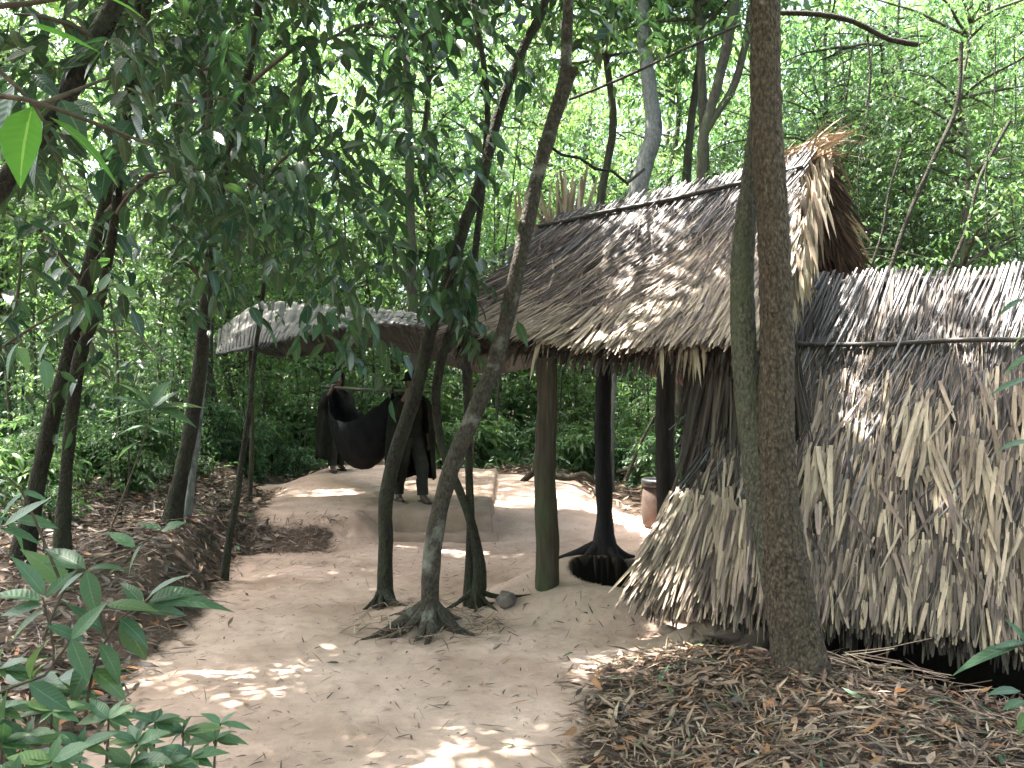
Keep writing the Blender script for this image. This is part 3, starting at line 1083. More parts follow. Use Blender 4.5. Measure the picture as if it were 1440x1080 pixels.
for (u, v, Y, u2) in ((352, 503, 11.2, 350), (660, 470, 11.4, 664)):
    p = W(u, v - 12, Y)
    tube(mb, [[p[0], p[1], gz(p[0], p[1]) - .1, .035], [p[0] + .03, p[1], p[2] * .5, .03], [p[0], p[1], p[2] + .02, .028]], None, 8, .2, rough=.15)
    mb.build('prop_pole', M['bark_bg'], sr)
    mb = MB()

# ------------------------------------------------------------------ trees we can name
GAPS = [(-1.45, 5.0, .34), (-2.05, 5.05, .16), (-.1, 4.0, .13), (-2.5, 11.3, .3), (-2.3, 10.4, .25), (1.2, 5.5, .28), (1.0, 8.3, .2), (-1.4, 9.35, .12),
        (.72, 4.95, .2), (-.6, 8.9, .15), (1.35, 5.9, .3), (.4, 7.6, .18), (1.9, 6.3, .3), (.65, 5.4, .15), (3.0, 5.9, .15), (2.4, 7.0, .3), (-.3, 3.8, .1),
        (2.9, 5.55, .12), (1.25, 5.95, .25), (3.5, 6.5, .35), (2.3, 5.9, .06), (1.9, 4.2, .2), (2.8, 3.9, .15)]


def gap_ok(P, sz=0):
    ok = np.ones(len(P), bool)
    for (x, y, r) in GAPS:
        z0, r = .1, r + .17
        t = (P[:, 2] - z0) / SUN_DIR[2]
        dx = P[:, 0] - (x + SUN_DIR[0] * t)
        dy = P[:, 1] - (y + SUN_DIR[1] * t)
        ok &= (dx * dx + dy * dy) > r * r
    return ok


def sprays(mb, C, Dr, Ln, k, leafL, leafW, mi_leaf=0, mi_twig=1, prof=LEAF_MD, droop=.5, sag=.35, twig=.004, mid=True, gaps=False, fold=.25):
    """twigs with alternate leaves"""
    n = len(C)
    if n == 0:
        return
    C, Dr = np.asarray(C, float), unit(Dr)
    Ln = np.broadcast_to(np.asarray(Ln, float), (n,))
    if gaps:
        ok = gap_ok(C)
        C, Dr, Ln = C[ok], Dr[ok], Ln[ok]
        n = len(C)
    V, Fa, At = blades(C, Dr, A(0, 0, 1) + rng.normal(0, .1, (n, 3)), Ln, twig, ([0, .5, 1], [1, .8, .4]), fold=1.0, zdroop=sag, mid=True)
    mb.add(V, Fa, mi_twig, At)
    t = (np.arange(k) + .5) / k
    T = np.broadcast_to(t[None], (n, k)) + rng.normal(0, .25 / k, (n, k))
    T = np.clip(T, .05, 1)
    P = C[:, None] + Dr[:, None] * (Ln[:, None] * T)[..., None]
    P[..., 2] -= sag * Ln[:, None] * T * T
    tang = Dr[:, None] - A(0, 0, 1) * (2 * sag * T)[..., None]
    sd = unit(np.cross(Dr, A(0, 0, 1)) + 1e-6)[:, None] * (np.where(np.arange(k) % 2, 1, -1)[None, :, None])
    D = tang * rng.uniform(.3, .9, (n, k, 1)) + sd * rng.uniform(.5, 1.1, (n, k, 1)) + rng.normal(0, .22, (n, k, 3))
    D[..., 2] -= droop * rng.uniform(.2, 1.3, (n, k))
    P, D = P.reshape(-1, 3), unit(D.reshape(-1, 3))
    N = A(0, 0, 1) + rng.normal(0, .38, (len(P), 3))
    L = rng.uniform(.45, 1.3, len(P)) * leafL
    V, Fa, At = blades(P, D, N, L, L * leafW * rng.uniform(.8, 1.15, len(P)), prof, bend=rng.uniform(.0, .35, len(P)), fold=fold, mid=mid)
    mb.add(V, Fa, mi_leaf, At)


def px_trunk(mb, pts, sides=14, rough=.12, freq=6, flare=1.0, step=.07, flute=.03, foot=True):
    rows = []
    for (u, v, Y, wpx) in pts:
        p = W(u, v, Y)
        rows.append([*p, wpx * .5 / F * Y])
    if foot:
        rows[0][3] *= flare
        z = gz(rows[0][0], rows[0][1])
        rows[0][2] = max(rows[0][2], z + .005) if rows[0][2] > z - .2 else rows[0][2]
        first = list(rows[0])
        first[2] = min(z, first[2]) - .08
        first[3] *= 1.15
        rows = [first] + rows
    return tube(mb, rows, None, sides, step, rough=rough, freq=freq, flute=flute)


def roots(mb, c, r, specs, mi=0):
    for (an, L, rr) in specs:
        q = []
        w1 = rng.uniform(-.5, .5)
        for t in np.linspace(0, 1, 6):
            x = c[0] + math.cos(an + w1 * t) * (r * .5 + L * t)
            y = c[1] + math.sin(an + w1 * t) * (r * .5 + L * t)
            q.append([x, y, gz(x, y) + .13 * (1 - t) ** 2.5 - .012 * t, rr * (1 - .85 * t)])
        tube(mb, q, None, 8, .04, rough=.2, freq=12, mi=mi)


def px_sprays(mb, n, u, v, Y, Ln, k, leafL, leafW, droop=.6, origin=None, **kw):
    uu, vv, yy = rng.uniform(*u, n), rng.uniform(*v, n), rng.uniform(*Y, n)
    C = np.array([W(a, b, c) for a, b, c in zip(uu, vv, yy)])
    th = rng.uniform(0, 2 * math.pi, n)
    Dr = np.stack([np.cos(th), np.sin(th), rng.uniform(-.5, .35, n)], 1)
    sprays(mb, C, Dr, rng.uniform(*Ln, n), k, leafL, leafW, droop=droop, **kw)
    return C


def limb(mb, p, q, r0, r1, sag=.1, mi=1, sides=6, jitter=.05):
    p, q = np.asarray(p, float), np.asarray(q, float)
    L = np.linalg.norm(q - p)
    pts = []
    for t in np.linspace(0, 1, 6):
        c = p + (q - p) * t + rng.normal(0, jitter * L * .3, 3) * (0 < t < 1)
        c[2] += sag * L * math.sin(t * math.pi)
        pts.append([*c, r0 + (r1 - r0) * t])
    tube(mb, pts, None, sides, .12, rough=.1, mi=mi, cap=False)


def high_crown(mb, top, cx, cy, cz, rx, ry, rz, clumps, per, leafL=.20, k=8, gaps=True, prof=LEAF_LO, mid=False, lo=None):
    """limbs fan out from the trunk top to clumps of twigs"""
    c = A(cx, cy, cz)
    d = unit(rng.normal(0, 1, (clumps, 3)))
    cc = c + d * (rng.uniform(.15, 1, (clumps, 1)) ** .5) * A(rx, ry, rz)
    for q in cc[:min(clumps, 16)]:
        limb(mb, top, q, .035, .008)
    for q in cc:
        n = per
        C = q + rng.normal(0, .28, (n, 3)) * A(1.3, 1.3, .8)
        Dr = rng.normal(0, 1, (n, 3)) * A(1, 1, .5)
        sprays(mb, C, Dr, rng.uniform(.25, .6, n), k, leafL, .42, prof=prof, mid=mid, gaps=gaps)


def named_tree(name, label, trunk_pts, mat, cat='tree', group=None, crown=None, crown_mats=None, extra=None, sides=14, rough=.12, **kw):
    t = thing(name, label, cat, group)
    mb = MB()
    P = px_trunk(mb, trunk_pts, sides=sides, rough=rough, **kw)
    if extra:
        extra(mb, P)
    mb.build('trunk', mat, t)
    if crown:
        mb = MB()
        crown(mb, P)
        mb.build('crown', crown_mats or [M['leaf_near'], M['twig']], t)
    return t, P


# the big twin-stemmed tree in front of the roofs
def t1_extra(mb, P):
    px_trunk(mb, [(1110, 900, 4.80, 50), (1093, 800, 4.83, 48), (1073, 700, 4.86, 46), (1062, 620, 4.88, 42), (1051, 540, 4.91, 37), (1045, 450, 4.94, 34), (1044, 380, 4.97, 32),
                  (1050, 300, 5.0, 30), (1061, 220, 5.03, 28), (1070, 130, 5.08, 26), (1076, 0, 5.15, 24), (1085, -200, 5.3, 26), (1060, -520, 5.6, 16)],
             sides=30, rough=.09, freq=22, step=.025, foot=False)


def t1_crown(mb, P):
    high_crown(mb, W(1070, -420, 4.9), 1.2, 4.4, 7.8, 3.0, 2.8, 1.5, 56, 34)


t = thing('twin_stemmed_tree', 'thick rough-barked tree with two stems in front of the thatched roofs', 'tree')
mb = MB()
P = px_trunk(mb, [(1130, 985, 4.74, 78), (1121, 900, 4.77, 72), (1106, 800, 4.79, 64), (1094, 700, 4.8, 57), (1091, 600, 4.8, 51), (1093, 500, 4.8, 47), (1091, 400, 4.8, 45),
                  (1086, 300, 4.8, 43), (1079, 200, 4.8, 43), (1076, 100, 4.8, 42), (1075, 0, 4.8, 40), (1069, -250, 4.85, 36), (1070, -600, 5, 24)],
             sides=40, rough=.10, freq=22, step=.022, flare=1.0)
mb.build('trunk', M['bark_rough'], t)['label'] = 'rough brown right-hand stem'
mb = MB()
t1_extra(mb, None)
mb.build('trunk', M['bark_green'], t)['label'] = 'smoother grey-green left-hand stem'
mb = MB()
t1_crown(mb, None)
mb.build('crown', [M['leaf_near'], M['twig']], t)


# slim leaning trees in the middle of the path
def t2_extra(mb, P):
    c = A(W(606, 880, 6.05)[0], 6.05)
    roots(mb, c, .06, [(3.4, .62, .05), (3.9, .45, .045), (4.5, .35, .05), (4.9, .42, .05), (5.6, .32, .05), (6.1, .38, .045), (.4, .3, .04), (2.7, .3, .05), (2.2, .3, .04)])
    limb(mb, W(795, 112, 6.05), W(812, 98, 6.0), .05, .03, mi=0)


named_tree('leaning_tree', 'slim tree with pale lichen patches leaning right across the middle of the path', [(606, 888, 6.05, 36), (604, 850, 6.05, 27), (606, 800, 6.05, 25), (613, 740, 6.05, 24), (632, 665, 6.05, 24), (662, 592, 6.05, 24),
           (692, 520, 6.05, 23), (712, 450, 6.05, 22), (725, 390, 6.05, 22), (738, 330, 6.05, 21), (755, 250, 6.05, 21), (775, 180, 6.05, 20), (796, 112, 6.05, 22), (796, 85, 6.05, 16), (799, 0, 6.05, 16), (806, -200, 6.1, 14), (800, -480, 6.2, 9)],
           M['bark_slim'], crown=lambda mb, P: high_crown(mb, W(800, -400, 6.2), -.8, 5.6, 8.0, 2.8, 2.4, 1.3, 50, 34), extra=t2_extra, sides=22, step=.04, flare=1.3)


def t3_crown(mb, P):
    high_crown(mb, W(775, -250, 6.8), -1.2, 8.2, 7.9, 2.6, 2.4, 1.0, 50, 34)
    px_sprays(mb, 26, (540, 700), (-30, 250), (5.6, 7.4), (.3, .6), 8, .15, .4, prof=LEAF_HI, sag=.5)
    px_sprays(mb, 18, (590, 690), (330, 420), (5.9, 6.8), (.25, .45), 7, .16, .42, prof=LEAF_HI, sag=.6, droop=1)
    px_sprays(mb, 9, (600, 665), (385, 455), (6.0, 6.5), (.2, .3), 6, .17, .42, prof=LEAF_HI, sag=.6, droop=1.2)
    limb(mb, W(620, 430, 6.7), W(650, 360, 6.4), .012, .004)
    limb(mb, W(690, 230, 6.7), W(620, 160, 6.2), .014, .004)


named_tree('slim_tree', 'slim dark tree left of the lichen-patched leaning one, curving up to the right', [(540, 858, 6.65, 28), (541, 830, 6.65, 23), (542, 760, 6.65, 21), (543, 700, 6.65, 21), (556, 640, 6.65, 21), (572, 590, 6.65, 20), (590, 530, 6.65, 19), (604, 470, 6.65, 18),
           (628, 400, 6.7, 17), (652, 320, 6.7, 17), (678, 250, 6.7, 16), (704, 150, 6.7, 14), (735, 70, 6.7, 13), (770, -20, 6.7, 12), (780, -250, 6.8, 8)],
           M['bark_dark'], crown=t3_crown, sides=18, flare=1.3, extra=lambda mb, P: roots(mb, A(W(540, 850, 6.65)[0], 6.62), .05, [(3.5, .2, .025), (5.4, .45, .04), (4.6, .22, .028)]))


def t4_extra(mb, P):
    px_trunk(mb, [(668, 852, 6.72, 26), (674, 805, 6.72, 20), (664, 740, 6.72, 14), (646, 690, 6.72, 12), (622, 630, 6.72, 12), (613, 560, 6.72, 13), (622, 500, 6.72, 14), (642, 440, 6.76, 12), (655, 380, 6.8, 10)], sides=12)
    limb(mb, W(668, 850, 6.72), W(772, 850, 6.68), .02, .006, sag=-.02, mi=0)
    roots(mb, A(W(668, 850, 6.72)[0], 6.7), .05, [(.1, .5, .025), (3.3, .35, .025), (5, .25, .02), (5.8, .3, .02)])


named_tree('thin_tree', 'thin tree of two intertwined stems right of the leaning tree, forked at its foot', [(659, 855, 6.74, 18), (660, 800, 6.74, 14), (662, 740, 6.74, 12), (660, 680, 6.74, 11), (658, 600, 6.74, 11), (656, 520, 6.74, 11), (660, 440, 6.8, 10), (670, 340, 6.85, 10), (682, 220, 6.9, 9), (684, 120, 6.9, 8), (660, -20, 7, 8)],
           M['bark_dark'], crown=lambda mb, P: (high_crown(mb, W(665, -20, 6.95), -.3, 8.4, 6.4, 1.6, 1.6, .9, 7, 18)), extra=t4_extra, sides=12)


# left-hand trees with the dark drooping crowns
def c_l1(mb, P):
    px_sprays(mb, 72, (-60, 330), (-60, 330), (4.2, 7.2), (.3, .7), 9, .15, .4, prof=LEAF_HI, sag=.45)
    px_sprays(mb, 30, (-40, 300), (280, 470), (4.6, 7.2), (.3, .6), 8, .14, .4, prof=LEAF_HI, sag=.45)
    px_sprays(mb, 24, (-20, 200), (440, 560), (5.2, 7.2), (.25, .5), 7, .13, .4, prof=LEAF_HI, sag=.45)
    limb(mb, W(150, 300, 6.8), W(260, 235, 6.3), .025, .007)
    limb(mb, W(120, 400, 6.9), W(10, 300, 6.3), .025, .007)
    limb(mb, W(110, 470, 6.9), W(235, 510, 6.2), .018, .005)
    limb(mb, W(180, 150, 6.6), W(330, 100, 6.0), .02, .007)


named_tree('forest_tree', 'dark tree at the left edge leaning right, thicker than the twin beside it', [(30, 795, 6.9, 28), (48, 700, 6.9, 23), (70, 600, 6.9, 22), (92, 520, 6.9, 22), (115, 420, 6.9, 21), (135, 340, 6.9, 20), (158, 250, 6.8, 18), (176, 160, 6.7, 16), (200, 50, 6.6, 14), (220, -80, 6.5, 12)],
           M['bark_dark'], crown=c_l1, sides=16, flare=1.3)


def c_l2(mb, P):
    px_sprays(mb, 40, (130, 420), (-40, 280), (4.0, 6.4), (.3, .65), 9, .15, .4, prof=LEAF_HI, sag=.5)
    limb(mb, W(165, 300, 6.4), W(240, 240, 5.6), .02, .006)
    limb(mb, W(172, 200, 6.2), W(330, 140, 5.4), .02, .006)
    limb(mb, W(150, 350, 6.5), W(100, 430, 6.0), .012, .004)
    high_crown(mb, W(205, -100, 6), -4.2, 6.2, 7.6, 2.8, 2.4, 1.1, 54, 34)


named_tree('forest_tree', 'thinner dark tree just right of the one at the left edge', [(86, 800, 6.6, 22), (90, 700, 6.6, 18), (98, 610, 6.6, 17), (110, 510, 6.6, 18), (138, 430, 6.6, 14), (158, 330, 6.5, 13), (172, 210, 6.3, 12), (186, 80, 6.1, 11), (205, -100, 6.0, 10)],
           M['bark_dark'], crown=c_l2, sides=16, flare=1.3)


def c_l3(mb, P):
    px_sprays(mb, 90, (250, 640), (-50, 250), (4.6, 8.0), (.3, .7), 9, .15, .4, prof=LEAF_HI, sag=.5)
    px_sprays(mb, 44, (290, 600), (190, 325), (4.8, 7.6), (.3, .6), 9, .14, .4, prof=LEAF_HI, sag=.5)
    px_sprays(mb, 16, (400, 560), (310, 390), (5.0, 6.6), (.25, .5), 8, .14, .4, prof=LEAF_HI, sag=.7, droop=.9)
    px_sprays(mb, 12, (440, 530), (400, 470), (5.0, 5.8), (.25, .4), 7, .15, .4, prof=LEAF_HI, sag=.9, droop=1.1)
    px_sprays(mb, 12, (230, 400), (280, 360), (5.2, 7.4), (.25, .5), 8, .13, .4, prof=LEAF_HI, sag=.5)
    limb(mb, W(285, 360, 8.4), W(470, 215, 6.6), .03, .008, sag=.12)
    limb(mb, W(305, 300, 8.3), W(590, 300, 6.2), .025, .006, sag=.15)
    limb(mb, W(350, 120, 8), W(560, 60, 6.0), .025, .006, sag=.1)
    limb(mb, W(470, 215, 6.6), W(500, 430, 5.6), .008, .003, sag=-.1)
    limb(mb, W(290, 420, 8.5), W(210, 340, 7.2), .018, .005)
    high_crown(mb, W(360, -80, 7.8), -3.4, 9.8, 8.4, 3.0, 2.6, 1.1, 60, 34)


named_tree('forest_tree', 'dark tree between the leaf bank and the path, its large crown drooping', [(240, 760, 8.6, 24), (252, 680, 8.6, 22), (266, 610, 8.6, 20), (280, 520, 8.6, 20), (288, 440, 8.5, 17), (300, 330, 8.4, 14), (330, 180, 8.2, 13), (358, 60, 8.0, 12), (368, -80, 7.8, 10)],
           M['bark_dark'], crown=c_l3, sides=16, flare=1.3)
named_tree('sapling', 'pale grey thin stem standing close behind the dark tree beside the path', [(262, 745, 8.9, 14), (270, 670, 8.9, 11), (280, 590, 8.9, 10), (288, 500, 8.9, 10), (296, 400, 8.9, 9), (300, 300, 8.9, 8), (310, 150, 9, 7)],
           M['bark_pale'], cat='sapling', sides=10, crown=lambda mb, P: px_sprays(mb, 26, (240, 380), (60, 330), (8.2, 9.4), (.3, .6), 8, .13, .4))


def c_l4(mb, P):
    px_sprays(mb, 16, (330, 430), (200, 420), (7.0, 7.9), (.2, .45), 7, .13, .4, prof=LEAF_HI, sag=.5)


named_tree('sapling', 'very thin crooked sapling at the edge of the path, pale at its foot', [(316, 805, 7.6, 13), (322, 760, 7.6, 11), (333, 700, 7.6, 10), (338, 660, 7.6, 9), (350, 580, 7.6, 8), (358, 500, 7.6, 7), (369, 420, 7.6, 6), (374, 330, 7.5, 5), (371, 240, 7.5, 4), (380, 150, 7.5, 4)],
           M['bark_dark'], cat='sapling', sides=8, crown=c_l4)


def c_l5(mb, P):
    px_sprays(mb, 30, (-60, 260), (-60, 200), (2.6, 3.6), (.2, .5), 8, .12, .42, prof=LEAF_HI, sag=.4)
    px_sprays(mb, 12, (-40, 110), (160, 420), (2.6, 3.4), (.2, .4), 6, .11, .42, prof=LEAF_HI, sag=.5)
    limb(mb, W(140, 60, 3.2), W(20, 20, 2.9), .012, .004)
    limb(mb, W(165, 5, 3.2), W(260, -60, 3.0), .014, .004)
    high_crown(mb, W(215, -180, 3.2), -3.2, 2.6, 7.4, 3.6, 2.8, 1.2, 64, 34)


t = thing('leaning_near_tree', 'black leaning trunk close to the camera crossing the top left corner', 'tree')
mb = MB()
p0 = W(-160, 480, 3.25)
tube(mb, [[p0[0] - .75, 3.3, -.1, .07], [p0[0] - .35, 3.3, 1.0, .05]] + [[*W(u, v, 3.2), w * .5 / F * 3.2] for (u, v, w) in ((-160, 480, 30), (-60, 350, 28), (20, 235, 26), (80, 155, 27), (122, 80, 28), (160, 10, 26), (190, -70, 22), (215, -180, 18))], None, 18, .05, rough=.15, freq=9)
mb.build('trunk', M['bark_dark'], t)
mb = MB()
c_l5(mb, None)
mb.build('crown', [M['leaf_near'], M['twig']], t)

# pale and dark trunks rising behind the roofs
def bgcrown(u, v, Y, n=40, mat=None, L=.16):
    return lambda mb, P: px_sprays(mb, n, u, v, Y, (.4, .9), 10, L, .42, prof=LEAF_MD, sag=.4)


FARM = [M['leaf_far'], M['twig']]
named_tree('pale_tree', 'tree with smooth pale grey trunk rising behind the ridge of the raised hut', [(850, 655, 14, 26), (856, 520, 14, 25), (872, 380, 14, 26), (893, 285, 14, 27), (905, 235, 14, 26), (919, 185, 14, 24), (914, 130, 14, 21), (906, 60, 14, 19), (904, -30, 14, 17), (900, -250, 14, 14)],
           M['bark_pale'], crown=bgcrown((760, 1010), (-120, 60), (12.8, 15), 50), crown_mats=FARM, sides=14)
named_tree('dark_tree', 'dark forked trunk behind the ridge, nearest left of the twin-stemmed tree', [(975, 640, 13, 18), (980, 400, 13, 16), (986, 260, 13, 15), (990, 190, 13, 14), (1010, 115, 13, 14), (1028, 30, 13, 15), (1036, -60, 13, 14), (1040, -260, 13, 10)],
           M['bark_bg'], crown=bgcrown((930, 1120), (-140, 40), (12, 14), 40), crown_mats=FARM, sides=12,
           extra=lambda mb, P: px_trunk(mb, [(990, 190, 13, 10), (1008, 160, 13, 10), (1032, 120, 13, 11), (1048, 60, 13, 10), (1062, -40, 13, 8)], sides=8, foot=False))
named_tree('dark_tree', 'narrow dark trunk between the pale trunk and the forked one', [(955, 640, 15.5, 16), (960, 400, 15.5, 14), (965, 260, 15.5, 13), (972, 170, 15.5, 11), (984, 80, 15.5, 10), (990, -20, 15.5, 9), (992, -200, 15.5, 7)],
           M['bark_bg'], crown=bgcrown((900, 1080), (-120, 60), (14.5, 16.5), 40), crown_mats=FARM, sides=10)


# ------------------------------------------------------------------ background woodland
def strip(mb):
    return mb


def make_bush(h, r, nst, nsp, leafL, mat, ratio=.36, k=9, prof=LEAF_MD):
    t = empty('shrub')
    mb, mc = MB(), MB()
    for i in range(nst):
        an, rr = rng.uniform(0, 6.28), rng.uniform(.3, 1) * r * .6
        hh = h * rng.uniform(.6, 1.05)
        q = [[0 + .04 * math.cos(an), .04 * math.sin(an), -.15, .014], [rr * .4 * math.cos(an), rr * .4 * math.sin(an), hh * .45, .009], [rr * math.cos(an), rr * math.sin(an), hh, .004]]
        P = tube(mb, q, None, 5, .15, cap=False)
        n = nsp // nst
        s = rng.uniform(.12, 1, n)
        C = P[np.minimum((s * (len(P) - 1)).astype(int), len(P) - 1), :3]
        th = rng.uniform(0, 6.28, n)
        Dr = np.stack([np.cos(th), np.sin(th), rng.uniform(-.1, .9, n)], 1)
        sprays(mc, C, Dr, rng.uniform(.2, .55, n) * r, k, leafL, ratio, prof=prof, sag=.35, droop=.35, mid=prof is not LEAF_LO)
    a = mb.build('stem', M['twig'], t)
    b = mc.build('foliage', [M[mat], M['twig']], t)
    return t, [a, b]


def make_sapling(h, nsp, leafL, mat, lean=.4, k=9, r=.02, base=.3):
    t = empty('sapling')
    mb, mc = MB(), MB()
    an = rng.uniform(0, 6.28)
    q = [[0, 0, -.2, r]]
    for s in np.linspace(.1, 1, 7):
        q.append([lean * s * s * math.cos(an) + rng.normal(0, .05), lean * s * s * math.sin(an) + rng.normal(0, .05), h * s, r * (1 - .8 * s)])
    P = tube(mb, q, None, 7, .2, rough=.1)
    s = rng.uniform(base, 1, nsp)
    C = P[np.minimum((s * (len(P) - 1)).astype(int), len(P) - 1), :3]
    th = rng.uniform(0, 6.28, nsp)
    Dr = np.stack([np.cos(th), np.sin(th), rng.uniform(-.1, .6, nsp)], 1)
    C = C + Dr * rng.uniform(0, .5, nsp)[:, None]
    sprays(mc, C, Dr, rng.uniform(.35, .8, nsp), k, leafL, .38, prof=LEAF_MD, sag=.4)
    a = mb.build('trunk', M['bark_bg'], t)
    b = mc.build('crown', [M[mat], M['twig']], t)
    return t, [a, b]


def make_tree(h, r, clumps, per, leafL, mat, cb=.25, cr=2.2, tr=.1, lean=.8, k=9):
    t = empty('forest_tree')
    mb, mc = MB(), MB()
    an = rng.uniform(0, 6.28)
    q = [[0, 0, -.3, tr * 1.4]]
    for s in np.linspace(.05, 1, 9):
        q.append([lean * s * s * math.cos(an) + rng.normal(0, .09), lean * s * s * math.sin(an) + rng.normal(0, .09), h * s, tr * (1 - .75 * s)])
    P = tube(mb, q, None, 12, .25, rough=.12, flute=.04, freq=4)
    for i in range(clumps):
        s = rng.uniform(cb, 1.0)
        base = P[int(s * (len(P) - 1)) - 1, :3]
        th = rng.uniform(0, 6.28)
        R = cr * rng.uniform(.25, 1) * (1.15 - .6 * abs(s - .6))
        tip = base + A(math.cos(th) * R, math.sin(th) * R, rng.uniform(-.2, .9) * R * .6)
        limb(mb, base, tip, .02 + tr * .15, .006, sag=.08, mi=0, sides=4)
        n = per
        u = rng.uniform(.3, 1.05, n)[:, None]
        C = base + (tip - base) * u + rng.normal(0, .28, (n, 3))
        Dr = rng.normal(0, 1, (n, 3)) * A(1, 1, .5) + unit(tip - base) * .5
        sprays(mc, C, Dr, rng.uniform(.3, .75, n), k, leafL, .4, prof=LEAF_LO, mid=False, sag=.4)
    a = mb.build('trunk', M['bark_bg'], t)
    b = mc.build('crown', [M[mat], M['twig']], t)
    return t, [a, b]


def place(proto, x, y, s=1, rz=None, name=None, first=None):
    """first use of a prototype moves the prototype itself, later ones copy it and each of its parts"""
    root, kids = proto
    if not root.get('_used'):
        root['_used'] = 1
        r = root
    else:
        r = root.copy()
        col.objects.link(r)
        for c in kids:
            d = c.copy()
            col.objects.link(d)
            d.parent = r
    r.location = (x, y, gz(x, y))
    r.rotation_euler = (0, 0, rng.uniform(0, 6.28) if rz is None else rz)
    r.scale = (s, s, s)
    return r


bushes = [make_bush(1.1, .9, 7, 150, .11, 'leaf_mid'), make_bush(1.6, 1.0, 8, 190, .13, 'leaf_mid'), make_bush(.7, .8, 6, 100, .12, 'leaf_mid', .3),
          make_bush(1.9, 1.1, 9, 220, .10, 'leaf_far'), make_bush(1.2, .9, 7, 130, .21, 'leaf_far', .28)]
saps = [make_sapling(4.0, 90, .12, 'leaf_far'), make_sapling(5.5, 120, .13, 'leaf_mid', .8), make_sapling(3.0, 70, .11, 'leaf_mid', .3, base=.2), make_sapling(6.5, 110, .12, 'leaf_far', 1.0, r=.03, base=.35)]
trees = [make_tree(11, 3, 60, 13, .15, 'leaf_far', .25, 2.4, .11), make_tree(13, 3, 64, 13, .16, 'leaf_far', .3, 2.6, .13, 1.4), make_tree(9, 3, 56, 13, .14, 'leaf_far', .2, 2.0, .08, 1.2),
         make_tree(12, 3, 60, 13, .15, 'leaf_mid', .2, 2.6, .09, .5)]
thick = [make_tree(8, 3, 70, 22, .085, 'leaf_fine', .04, 2.0, .06, 1.5, k=12), make_tree(7, 3, 64, 22, .08, 'leaf_fine', .02, 1.8, .05, 1.0, k=12)]


tall = [make_tree(14, 3, 60, 20, .20, 'leaf_far', .66, 4.2, .13, .8), make_tree(15, 3, 60, 20, .20, 'leaf_mid', .64, 4.4, .14, 1.2)]


def uv_of(x, y):
    return 720 + x / y * F, y


def region(x, y):
    u = 720 + x / y * F
    if u < 330:
        return 'left'
    if u < 700:
        return 'canopy'
    if u < 1000:
        return 'hut'
    return 'roof'


RT = {'left': 'behind the leaf bank at left', 'canopy': 'behind the sheet canopy',
      'hut': 'behind the raised hut', 'roof': 'behind the big low roof'}


def lab(r, kind, cat, gname, x, y, band):
    tag(r, '%s %s%s' % (kind, band, RT[region(x, y)]), cat, '%s %s%s' % (gname, band, RT[region(x, y)]))


def scatter(n, xr, yr, protos, smin, smax, kind, cat, g, mind, avoid=None, band=''):
    pts = []
    tries = 0
    while len(pts) < n and tries < n * 60:
        tries += 1
        y = rng.uniform(*yr)
        x = rng.uniform(xr[0], xr[1]) * (y / yr[0] if xr[2] else 1)
        if avoid and avoid(x, y):
            continue
        if any((x - a) ** 2 + (y - b) ** 2 < mind * mind for a, b in pts):
            continue
        pts.append((x, y))
        r = place(protos[rng.integers(len(protos))], x, y, rng.uniform(smin, smax))
        lab(r, kind, cat, g, x, y, band)
    return pts


def clear(x, y):
    """keep plants off the path, platform and huts"""
    if float(sand_mask(x, y)) > .3:
        return True
    if y < 15.8 and -4.6 < x < 2.2 and y > 8:
        return True
    t = (x - EBL[0]) * DV[0] + (y - EBL[1]) * DV[1]
    n = (x - EBL[0]) * NB[0] + (y - EBL[1]) * NB[1]
    if -1.6 < t < 6 and -1.5 < n < 4.6:
        return True
    if x > -2.8 and y < 8:
        return True
    return False


# low bushes right behind the clearing, then thicker towards the back
scatter(22, (-.42, .2, 0), (15.8, 18), [bushes[2], bushes[0]], .7, 1.0, 'low leafy green shrub', 'shrub', 'low shrubs', .8, lambda x, y: clear(x, y)) if False else None
scatter(26, (-5.2, 3.4, 0), (16.0, 18.5), [bushes[0], bushes[2], bushes[4]], .7, 1.05, 'low leafy shrub at the edge of the clearing', 'shrub', 'low shrubs at the edge of the clearing', .75, clear)
scatter(34, (-6.5, 4.5, 0), (18.5, 24), [bushes[1], bushes[3], bushes[4]], .9, 1.3, 'tall leafy shrub', 'shrub', 'tall shrubs', 1.1, clear)
scatter(22, (-9.5, -4.4, 0), (10.5, 17), [bushes[0], bushes[2], bushes[4], bushes[1]], .55, 1.0, 'leafy green shrub', 'shrub', 'green shrubs', 1.1, clear)
scatter(16, (-9.5, -4.8, 0), (11.5, 15.5), [bushes[4], bushes[1], bushes[0]], .7, 1.1, 'dense leafy shrub', 'shrub', 'dense leafy shrubs', .8, clear)
scatter(34, (-8.2, -4.0, 0), (8.0, 12.5), [bushes[2], bushes[4], saps[2]], .4, .8, 'small leafy shrub growing on the leaf bank', 'shrub', 'small shrubs on the leaf bank', .6, clear)
scatter(20, (3.0, 9.5, 0), (11, 18), [bushes[1], bushes[3]], .9, 1.3, 'bushy green shrub', 'shrub', 'bushy shrubs', 1.2, clear)
scatter(12, (1.2, 4.5, 0), (12.8, 17), [bushes[0], bushes[1], bushes[4]], .7, 1.0, 'dense dark shrub', 'shrub', 'dense shrubs', .9, clear)
scatter(24, (-9.5, -3.6, 0), (9.5, 19), saps, .7, 1.1, 'thin leafy sapling', 'sapling', 'thin saplings', 1.0, clear)
scatter(28, (-6.5, 6, 0), (16.5, 26), saps, .8, 1.3, 'slender leafy sapling', 'sapling', 'slender saplings', 1.0, clear)
scatter(12, (3, 10, 0), (12, 20), saps, .8, 1.2, 'upright leafy sapling', 'sapling', 'upright saplings', 1.2, clear)
